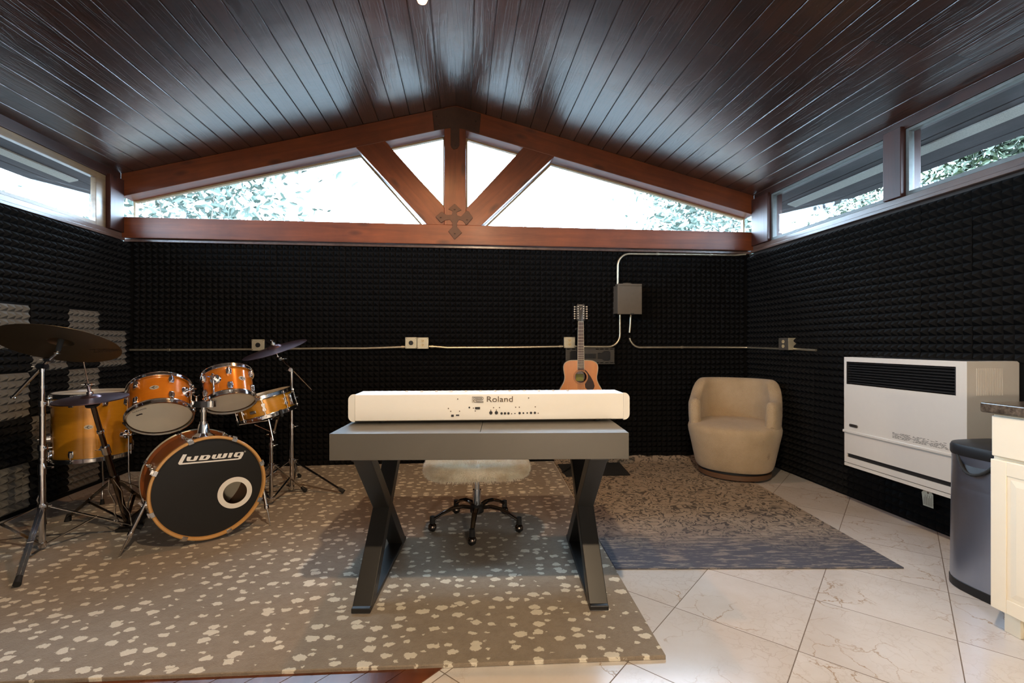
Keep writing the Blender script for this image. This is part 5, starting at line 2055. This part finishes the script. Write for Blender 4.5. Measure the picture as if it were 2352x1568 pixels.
NL = Vector((-0.345, 0.58, 0.735)).normalized()
tomL, aL, RL = drum('tom_drum', 'larger orange rack tom on the left above the bass drum', 'tom drum', (-1.781, 3.026, 0.706), NL, 0.158, 0.195, 'drum_orange', (-43, 19, 79, 139, 199, 257), -10)
NR = Vector((-0.30, 0.45, 0.84)).normalized()
tomR, aR, RR = drum('tom_drum', 'smaller orange rack tom on the right above the bass drum', 'tom drum', (-1.439, 3.135, 0.779), NR, 0.136, 0.180, 'drum_orange', (-60, 4, 62, 122, 180, 240), 34)
# tom brackets with their L rods to the holder
for root, a0, Rm, dg, Rr, hz, s in ((tomL, aL, RL, 52, 0.158, 0.10, -1), (tomR, aR, RR, -27, 0.136, 0.10, 1)):
    a = a0 + radians(dg)
    M = radial(a)
    br_ = MB().cyl(M @ Vector((Rr - .002, 0, hz)), M @ Vector((Rr + .014, 0, hz)), 0.034, 0.028, n=24).cyl(M @ Vector((Rr + .012, 0, hz)), M @ Vector((Rr + .034, 0, hz)), 0.014, n=14) \
        .build('mounting_bracket', 'chrome', root, bevel=0.003)
    w_ = MB()
    wingnut(w_, M @ Vector((Rr + .034, 0, hz)), M @ Vector((1, 0, 0.4)), 0.02)
    w_.build('wing_screw', 'chrome', br_)
    p0 = M @ Vector((Rr + .030, 0, hz + .030))
    p1 = M @ Vector((Rr + .030, 0, hz - .065))
    tgt = Rm.inverted() @ ((top + RT * (0.055 * s) + Vector((0, 0, 0.204))) - Vector(root.location))
    MB().tube([p0, p1, p1.lerp(tgt, .15) + (p1 - p0) * .12, tgt], 0.0055, 10).build('l_rod', 'chrome', root)
# printed mark on the resonant head of the left tom
lx = RL.inverted() @ RT
ly = RL.inverted() @ Vector((0, 0, 1))
lx.z = ly.z = 0
lx.normalize()
ly = (ly - lx * ly.dot(lx)).normalized()
bh = [c for c in bpy.data.objects if c.parent == tomL and c.name.startswith('bottom_head')][0]
Mh = Matrix.Translation(lx * -0.03 + ly * 0.105 + Vector((0, 0, -0.0012))) @ Matrix((lx.to_4d(), ly.to_4d(), Vector((0, 0, -1, 0)), Vector((0, 0, 0, 1)))).transposed()
Mh = Matrix(((lx.x, ly.x, 0, -0.045 * lx.x + 0.118 * ly.x), (lx.y, ly.y, 0, -0.045 * lx.y + 0.118 * ly.y), (0, 0, -1, -0.0012), (0, 0, 0, 1)))
mb = MB().text('LUDWIG', 0.014, Mh, 0.0003, 1.3)
Mh2 = Matrix(((lx.x, ly.x, 0, -0.065 * lx.x + 0.083 * ly.x), (lx.y, ly.y, 0, -0.065 * lx.y + 0.083 * ly.y), (0, 0, -1, -0.0012), (0, 0, 0, 1)))
mb.poly([(-.016, -.005), (-.006, -.006), (0.0, -.004), (.014, -.007), (.016, .003), (.004, .006), (-.003, .003), (-.010, .006), (-.017, .002)], 0, 0.0004, M=Mh2)
mb.build('brand_mark', 'logo_black', bh, smooth=False, fix=False)

ftb = Vector((-2.42, 3.41, 0.415))
flt, aF, RF = drum('floor_tom', 'deep golden floor tom standing behind the hi-hat', 'floor tom', ftb, (0, 0.0, 1), 0.203, 0.395, 'drum_gold', (16, 61, 106, 151, 196, 241, 286, 331), -6)
for dg in (-84, 48, 168):
    a = aF + radians(dg)
    M = radial(a)
    hz = 0.13
    b_ = MB().cyl(M @ Vector((0.2, 0, hz)), M @ Vector((0.225, 0, hz)), 0.032, 0.028, n=20).cyl(M @ Vector((0.22, 0, hz)), M @ Vector((0.246, 0, hz)), 0.012, n=12).build('leg_bracket', 'chrome', flt, bevel=0.003)
    w_ = MB()
    wingnut(w_, M @ Vector((0.246, 0, hz)), M @ Vector((1, 0, 0)), 0.022)
    w_.build('wing_screw', 'chrome', b_)
    zf = RUGZ - ftb.z
    MB().tube([M @ Vector((0.236, 0, hz + .045)), M @ Vector((0.236, 0, -0.10)), M @ Vector((0.246, 0, -0.19)), M @ Vector((0.262, 0, -0.24)), M @ Vector((0.232, 0, -0.325)), M @ Vector((0.230, 0, zf + .02))], 0.0052, 10).build('leg', 'chrome', flt)
    MB().cyl(M @ Vector((0.230, 0, zf)), M @ Vector((0.230, 0, zf + .035)), 0.014, 0.010, n=12).build('rubber_foot', 'black_rubber', flt)

# snare drum, tilted on its basket stand
NS = Vector((-0.24, -0.06, 0.97)).normalized()
snb = Vector((-1.355, 3.50, 0.655))
snr, aS, RS = drum('snare_drum', 'shallow golden snare drum tilted on its stand', 'snare drum', snb, NS, 0.178, 0.125, 'drum_gold', (-5, 40, 85, 130, 175, 220, 265, 309), None, short=True)
M = radial(aS + radians(60))
MB().box(0.177, 0.20, -.022, .022, 0.02, 0.10, M).build('strainer', 'chrome', snr, bevel=0.003)
M = radial(aS + radians(-28))
MB().box(0.177, 0.186, -.020, .020, 0.035, 0.055, M).build('vent_badge', 'steel', snr, bevel=0.003)


def flat_leg(mb, p0, p1, w=0.022, t=0.0035, gap=0.014):
    p0, p1 = Vector(p0), Vector(p1)
    d = (p1 - p0).normalized()
    side = d.cross(Vector((0, 0, 1))).normalized()
    for s in (-1, 1):
        mb.bar(p0 + side * gap / 2 * s, p1 + side * gap / 2 * s, t, w * .55, up=side)
    return mb


def tripod(root, angs, rads, hub_z, low_z, mat='chrome', double=True, knee=0.5):
    for a_, r_ in zip(angs, rads):
        a = radians(a_)
        d = Vector((cos(a), sin(a), 0))
        p0 = d * 0.022 + Vector((0, 0, hub_z))
        p1 = d * (r_ - 0.01) + Vector((0, 0, 0.022))
        mb = flat_leg(MB(), p0, p1)
        pk = p0.lerp(p1, knee)
        flat_leg(mb, d * 0.018 + Vector((0, 0, low_z)), pk, gap=0.006)
        side = d.cross(Vector((0, 0, 1)))
        mb.cyl(pk - side * .012, pk + side * .012, 0.005, n=10)
        lg = mb.build('leg', mat, root)
        dd = (p1 - p0).normalized()
        MB().cyl(p1 - dd * 0.035, p1 + dd * 0.012, 0.012, 0.016, n=12).build('rubber_foot', 'black_rubber', lg)
    MB().cyl((0, 0, low_z - .015), (0, 0, low_z + .01), 0.019, n=20).build('lower_collar', mat, root)
    mb = MB().cyl((0, 0, hub_z - .02), (0, 0, hub_z + .018), 0.021, n=20)
    wingnut(mb, (0.02, -0.006, hub_z + .005), (1, -.3, 0), 0.018)
    mb.build('collar', mat, root)


def post(root, segs, mat='chrome'):
    """stacked tubes (z0, z1, r) with clamps where the thinner one slides in"""
    mb = MB()
    for z0, z1, r_ in segs:
        mb.cyl((0, 0, z0), (0, 0, z1), r_, n=20)
    mb.build('post', mat, root)
    for (z0, z1, r_), nx in zip(segs, segs[1:]):
        c = MB().cyl((0, 0, z1 - .018), (0, 0, z1 + .012), r_ + .005, n=18)
        wingnut(c, (r_ + .004, -.004, z1 - .004), (1, -.25, 0), 0.018)
        MB().cyl((0, 0, z1 - .07), (0, 0, z1 - .058), r_ + .003, n=18).build('stop_ring', mat, root)
        c.build('height_clamp', mat, root)


def cymbal(name, label, c, n_, R, mat, bell=0.055, rise=0.030):
    n_ = Vector(n_).normalized()
    def zf(r):
        base = rise * 0.55 * (1 - (r / R) ** 1.7)
        bl_ = rise * 0.75 * max(0, 1 - (r / bell) ** 2) ** 0.6 if r < bell else 0
        return base + bl_
    rs = [0.005] + [bell * k / 8 for k in range(1, 9)] + [bell + (R - bell) * k / 14 for k in range(1, 15)]
    prof = [(r, zf(r)) for r in rs] + [(r, zf(r) - 0.0016) for r in rs[::-1]]
    o = MB().lathe(prof, 96, closed=True).build(name, mat)
    Rm = frame_from(n_)
    o.location = c
    o.rotation_euler = Rm.to_euler()
    tag(o, label, 'cymbal')
    return o, Rm, zf


# ride cymbal seen from below, on a boom stand at the left edge
rc = Vector((-2.075, 2.70, 1.136))
rn = Vector((-0.05, 0.385, 0.915)).normalized()
ride, RmR, zfR = cymbal('ride_cymbal', 'large dark bronze ride cymbal tilted over the left boom stand', rc, rn, 0.254, 'cymbal_bronze')
lx = RmR.inverted() @ (RT + Vector((0, 0, 0.20)))
lx.z = 0
lx.normalize()
# viewed from underneath: the text's up direction is chosen so it reads the right way round
ly = RmR.inverted() @ Vector((0, 0, 1))
ly.z = 0
ly = (ly - lx * ly.dot(lx)).normalized()
mb = MB().text('Zildjian', 0.052, Matrix.Identity(4), 0.0002, 1.05)
c2 = lx * 0.125 - ly * 0.135
c2.z = 0
if c2.length > 0.19:
    c2 = c2 * 0.19 / c2.length
vv = []
for x, y, z in mb.v:
    sh = x + 0.25 * y
    p = c2 + lx * sh + ly * y
    r_ = min(p.length, 0.253)
    vv.append((p.x, p.y, zfR(r_) - 0.0020 - (0.0004 if z > 0 else 0)))
mb.v = vv
mb.build('brand_mark', 'logo_black', ride, smooth=False, fix=False)

rb = Vector((-2.285, 2.86, RUGZ))
rs_ = thing('cymbal_stand', 'chrome boom cymbal stand at the left picture edge under the bronze ride', 'cymbal stand', rb)
tripod(rs_, (-61, 34, 168), (0.50, 0.43, 0.50), 0.235, 0.03)
post(rs_, [(0.012, 0.560, 0.0150), (0.50, 0.800, 0.0125), (0.78, 0.985, 0.0105)])
mb = MB().cyl((0, 0, 0.880), (0, 0, 0.895), 0.0135, n=16).box(0.008, 0.030, -0.004, 0.004, 0.880, 0.895).cyl((0, 0, 0.41), (0, 0, 0.47), 0.0185, n=18).bar((0.01, 0, .45), (0.075, -.03, .455), 0.012, 0.01)
mb.build('memory_lock', 'chrome', rs_)
T = Vector((0, 0, 1.000))
mb = MB().cyl(T + RT * -0.022, T + RT * 0.022, 0.016, n=18).cyl(T - Vector((0, 0, .03)), T, 0.013, n=14)
wingnut(mb, T + RT * -0.022, -RT, 0.02)
mb.build('tilter', 'chrome', rs_)
cl = rc - rb
mount = cl - rn * 0.045
d_ = (mount - T).normalized()
tip = T - (RT * 0.185 + Vector((0, 0, 0.175)) - FW * 0.02)
T2 = T + (T - tip).normalized() * 0.055
MB().cyl(tip, T2, 0.0085, n=14).cyl(tip, tip + (T - tip) * 0.04, 0.0105, n=14).build('boom_arm', 'chrome', rs_)
mb = MB().cyl(T2 - RT * .016, T2 + RT * .016, 0.015, n=16)
wingnut(mb, T2 - RT * .016, -RT, 0.02)
mb.build('boom_tilter', 'chrome', rs_)
MB().cyl(T2, mount, 0.0065, n=12).cyl(mount, cl + rn * 0.075, 0.0042, n=10).cyl(mount - rn * .004, mount + rn * .004, 0.013, n=16).build('cymbal_rod', 'chrome', rs_)
MB().cyl(mount + rn * .004, cl + rn * 0.028, 0.010, 0.013, n=18).build('felt', 'cymbal_felt', rs_)
w_ = MB()
wingnut(w_, cl + rn * 0.055, rn, 0.018)
w_.build('wing_nut', 'chrome', rs_)

# crash cymbal over the snare
cc_ = Vector((-1.395, 3.733, 1.095))
cn = Vector((-0.256, -0.22, 0.93)).normalized()
crash, RmC, zfC = cymbal('crash_cymbal', 'purple-grey crash cymbal tilted in front of the back wall', cc_, cn, 0.229, 'cymbal_purple')
cb0 = Vector((-1.296, 3.79, RUGZ))
cs_ = thing('cymbal_stand', 'chrome boom cymbal stand between the snare drum and the desk', 'cymbal stand', cb0)
tripod(cs_, (-14, -140, 100), (0.42, 0.40, 0.38), 0.235, 0.035)
post(cs_, [(0.012, 0.50, 0.0150), (0.47, 0.72, 0.0125), (0.69, 0.905, 0.0105)])
T = Vector((0, 0, 0.925))
mb = MB().cyl(T - FW * .02, T + FW * .02, 0.016, n=18).cyl(T - Vector((0, 0, .03)), T, 0.013, n=14)
wingnut(mb, T - RT * 0.014, -RT + Vector((0, 0, -.4)), 0.02)
mb.build('tilter', 'chrome', cs_)
J = (cc_ - cb0) - cn * 0.055
tip = T + (T - J).normalized() * 0.215
tip = T + (RT * 0.150 - Vector((0, 0, 0.155)))
T2 = T + (T - tip).normalized() * 0.115
MB().cyl(tip, T2, 0.0072, n=12).build('boom_arm', 'dark_chrome', cs_)
mb = MB().cyl(T2 - FW * .015, T2 + FW * .015, 0.013, n=16)
wingnut(mb, T2 + RT * 0.012, RT, 0.018)
mb.build('boom_tilter', 'chrome', cs_)
MB().cyl(T2, J, 0.006, n=12).cyl(J, J + cn * 0.13, 0.0042, n=10).cyl(J - cn * .004, J + cn * .004, 0.012, n=14).build('cymbal_rod', 'chrome', cs_)
MB().cyl(J + cn * .088, J + cn * 0.108, 0.019, n=18).build('felt', 'steel', cs_)
w_ = MB()
wingnut(w_, J + cn * 0.108, cn, 0.017)
w_.build('wing_nut', 'chrome', cs_)

# snare stand
sb = Vector((-1.335, 3.50, RUGZ))
ss_ = thing('snare_stand', 'chrome basket stand holding up the golden snare drum', 'drum stand', sb)
tripod(ss_, (-125, 150, 60), (0.30, 0.33, 0.30), 0.27, 0.04)
post(ss_, [(0.02, 0.42, 0.0125), (0.38, 0.49, 0.0095)])
mb = MB().cyl((0, 0, 0.475), (0, 0, 0.505), 0.018, n=16)
wingnut(mb, (-0.012, -0.01, 0.49), (-1, -.4, 0), 0.024)
mb.build('angle_joint', 'dark_chrome', ss_)
Sc = snb - sb - NS * 0.022
J = Vector((0.0, -0.01, 0.50))
J2 = Sc - NS * 0.115
MB().cyl(J - NS * 0.05 + Vector((0.012, -.02, 0)), Sc - NS * 0.02 + Vector((0, -.02, 0)), 0.0085, n=14).build('basket_tube', 'chrome', ss_)
F3 = frame_from(NS)
for k, a_ in enumerate((-165, -45, 75)):
    a = radians(a_)
    rdir = (F3 @ Vector((cos(a), sin(a), 0))).normalized()
    rim = Sc + rdir * 0.196 + NS * 0.010
    mid = Sc + rdir * 0.10 - NS * 0.030
    mb = MB().bar(Sc - NS * 0.028 + rdir * .01, rim - NS * 0.012, 0.012, 0.004).bar(J2 + rdir * .01, mid, 0.010, 0.004)
    mb.cyl(J2 + rdir * .005, J2 - rdir * .005, 0.016, n=12)
    ar_ = mb.build('basket_arm', 'chrome', ss_)
    MB().cyl(rim - NS * 0.02, rim + NS * 0.028, 0.009, n=10).build('rubber_grip', 'black_rubber', ar_)

# hi-hat on a leaning stand
hc_ = Vector((-1.965, 2.755, 0.845))
hn = Vector((-0.02, -0.10, 0.99)).normalized()
hat, RmH, zfH = cymbal('hi_hat_cymbal', 'purple-grey upper hi-hat cymbal in front of the golden floor tom', hc_ + hn * 0.004, hn, 0.160, 'cymbal_purple', 0.045, 0.018)
o = copy_tree(hat)
o.location = hc_ - hn * 0.001
o.rotation_euler = (frame_from(hn) @ Matrix.Rotation(pi, 3, 'X')).to_euler()
o['label'] = 'lower hi-hat cymbal lying face to face under the upper one'
hb = Vector((-2.02, 3.12, RUGZ))
hh = thing('hi_hat_stand', 'leaning hi-hat stand with pedal rods between floor tom and bass drum', 'hi-hat stand', hb)
B0 = Vector((0, 0, 0.03))
Tt = hc_ - hb
ax_ = (Tt - B0).normalized()
L_ = (Tt - B0).length
MB().cyl(B0, B0 + ax_ * L_ * .62, 0.0165, n=18).cyl(B0 + ax_ * L_ * .58, Tt - ax_ * .03, 0.0125, n=18).build('tube', 'dark_chrome', hh)
mb = MB().cyl(Tt - ax_ * .036, Tt - ax_ * 0.024, 0.032, n=20)
mb.build('seat_cup', 'black_plastic', hh)
MB().cyl(B0 + ax_ * L_ * .76, B0 + ax_ * L_ * .775, 0.017, n=18).build('stop_ring', 'chrome', hh)
mb = MB().cyl(B0 + ax_ * L_ * .60, B0 + ax_ * L_ * .655, 0.021, n=18)
wingnut(mb, B0 + ax_ * L_ * .63 - RT * .02, -RT, 0.022)
mb.build('height_clamp', 'chrome', hh)
up = hn.lerp(ax_, 0.55).normalized()
MB().cyl(Tt - ax_ * 0.02, Tt + up * 0.21, 0.0032, n=10).build('pull_rod', 'chrome', hh)
mb = MB().cyl(Tt + up * 0.038, Tt + up * 0.082, 0.0085, n=14).cyl(Tt + up * 0.030, Tt + up * 0.040, 0.015, n=14)
wingnut(mb, Tt + up * 0.085 - RT * .004, -RT, 0.014)
wingnut(mb, Tt + up * 0.085 + RT * .004, RT, 0.014)
mb.build('clutch', 'chrome', hh)
HZ_ = B0 + ax_ * L_ * 0.40
for a_, r_, tgt in ((0, 0, (-2.49, 3.30, RUGZ)), (0, 0, (-2.14, 3.52, RUGZ)), (0, 0, (-1.85, 3.46, RUGZ))):
    p1 = Vector(tgt) - hb
    d = (p1 - HZ_)
    mb = flat_leg(MB(), HZ_ + d * .06, p1 + Vector((0, 0, .02)))
    pk = (HZ_ + d * .06).lerp(p1, .5)
    flat_leg(mb, B0 + ax_ * 0.03, pk, gap=0.005)
    lg = mb.build('leg', 'dark_chrome', hh)
    MB().cyl(p1 + Vector((0, 0, .036)) - d * .03, p1 + Vector((0, 0, 0.0)), 0.013, 0.019, n=12).build('rubber_foot', 'black_rubber', lg)
mb = MB().cyl(HZ_ - ax_ * .02, HZ_ + ax_ * .02, 0.024, n=18)
wingnut(mb, HZ_ - RT * .02, -RT, 0.022)
mb.build('hub', 'dark_chrome', hh)
for s in (-1, 1):
    q0 = HZ_ + RT * 0.012 * s - FW * .02
    q4 = Vector((0.03 + .02 * s, -0.06, 0.045))
    MB().tube([q0, q0.lerp(q4, .25) + RT * .024 * s, q0.lerp(q4, .52) + RT * .004 * s, q0.lerp(q4, .72) + RT * .026 * s, q4 + RT * .012 * s, q4], 0.0036, 8).build('linkage_rod', 'chrome', hh)
mb = MB().bar((0.00, -0.03, 0.012), (0.0, 0.22, 0.055), 0.085, 0.010, up=(0, 0.05, 1)).box(-0.04, 0.04, -0.05, 0.0, 0.0, 0.02)
mb.build('foot_pedal', 'black_metal', hh, bevel=0.003)

# bass pedal behind the bass drum
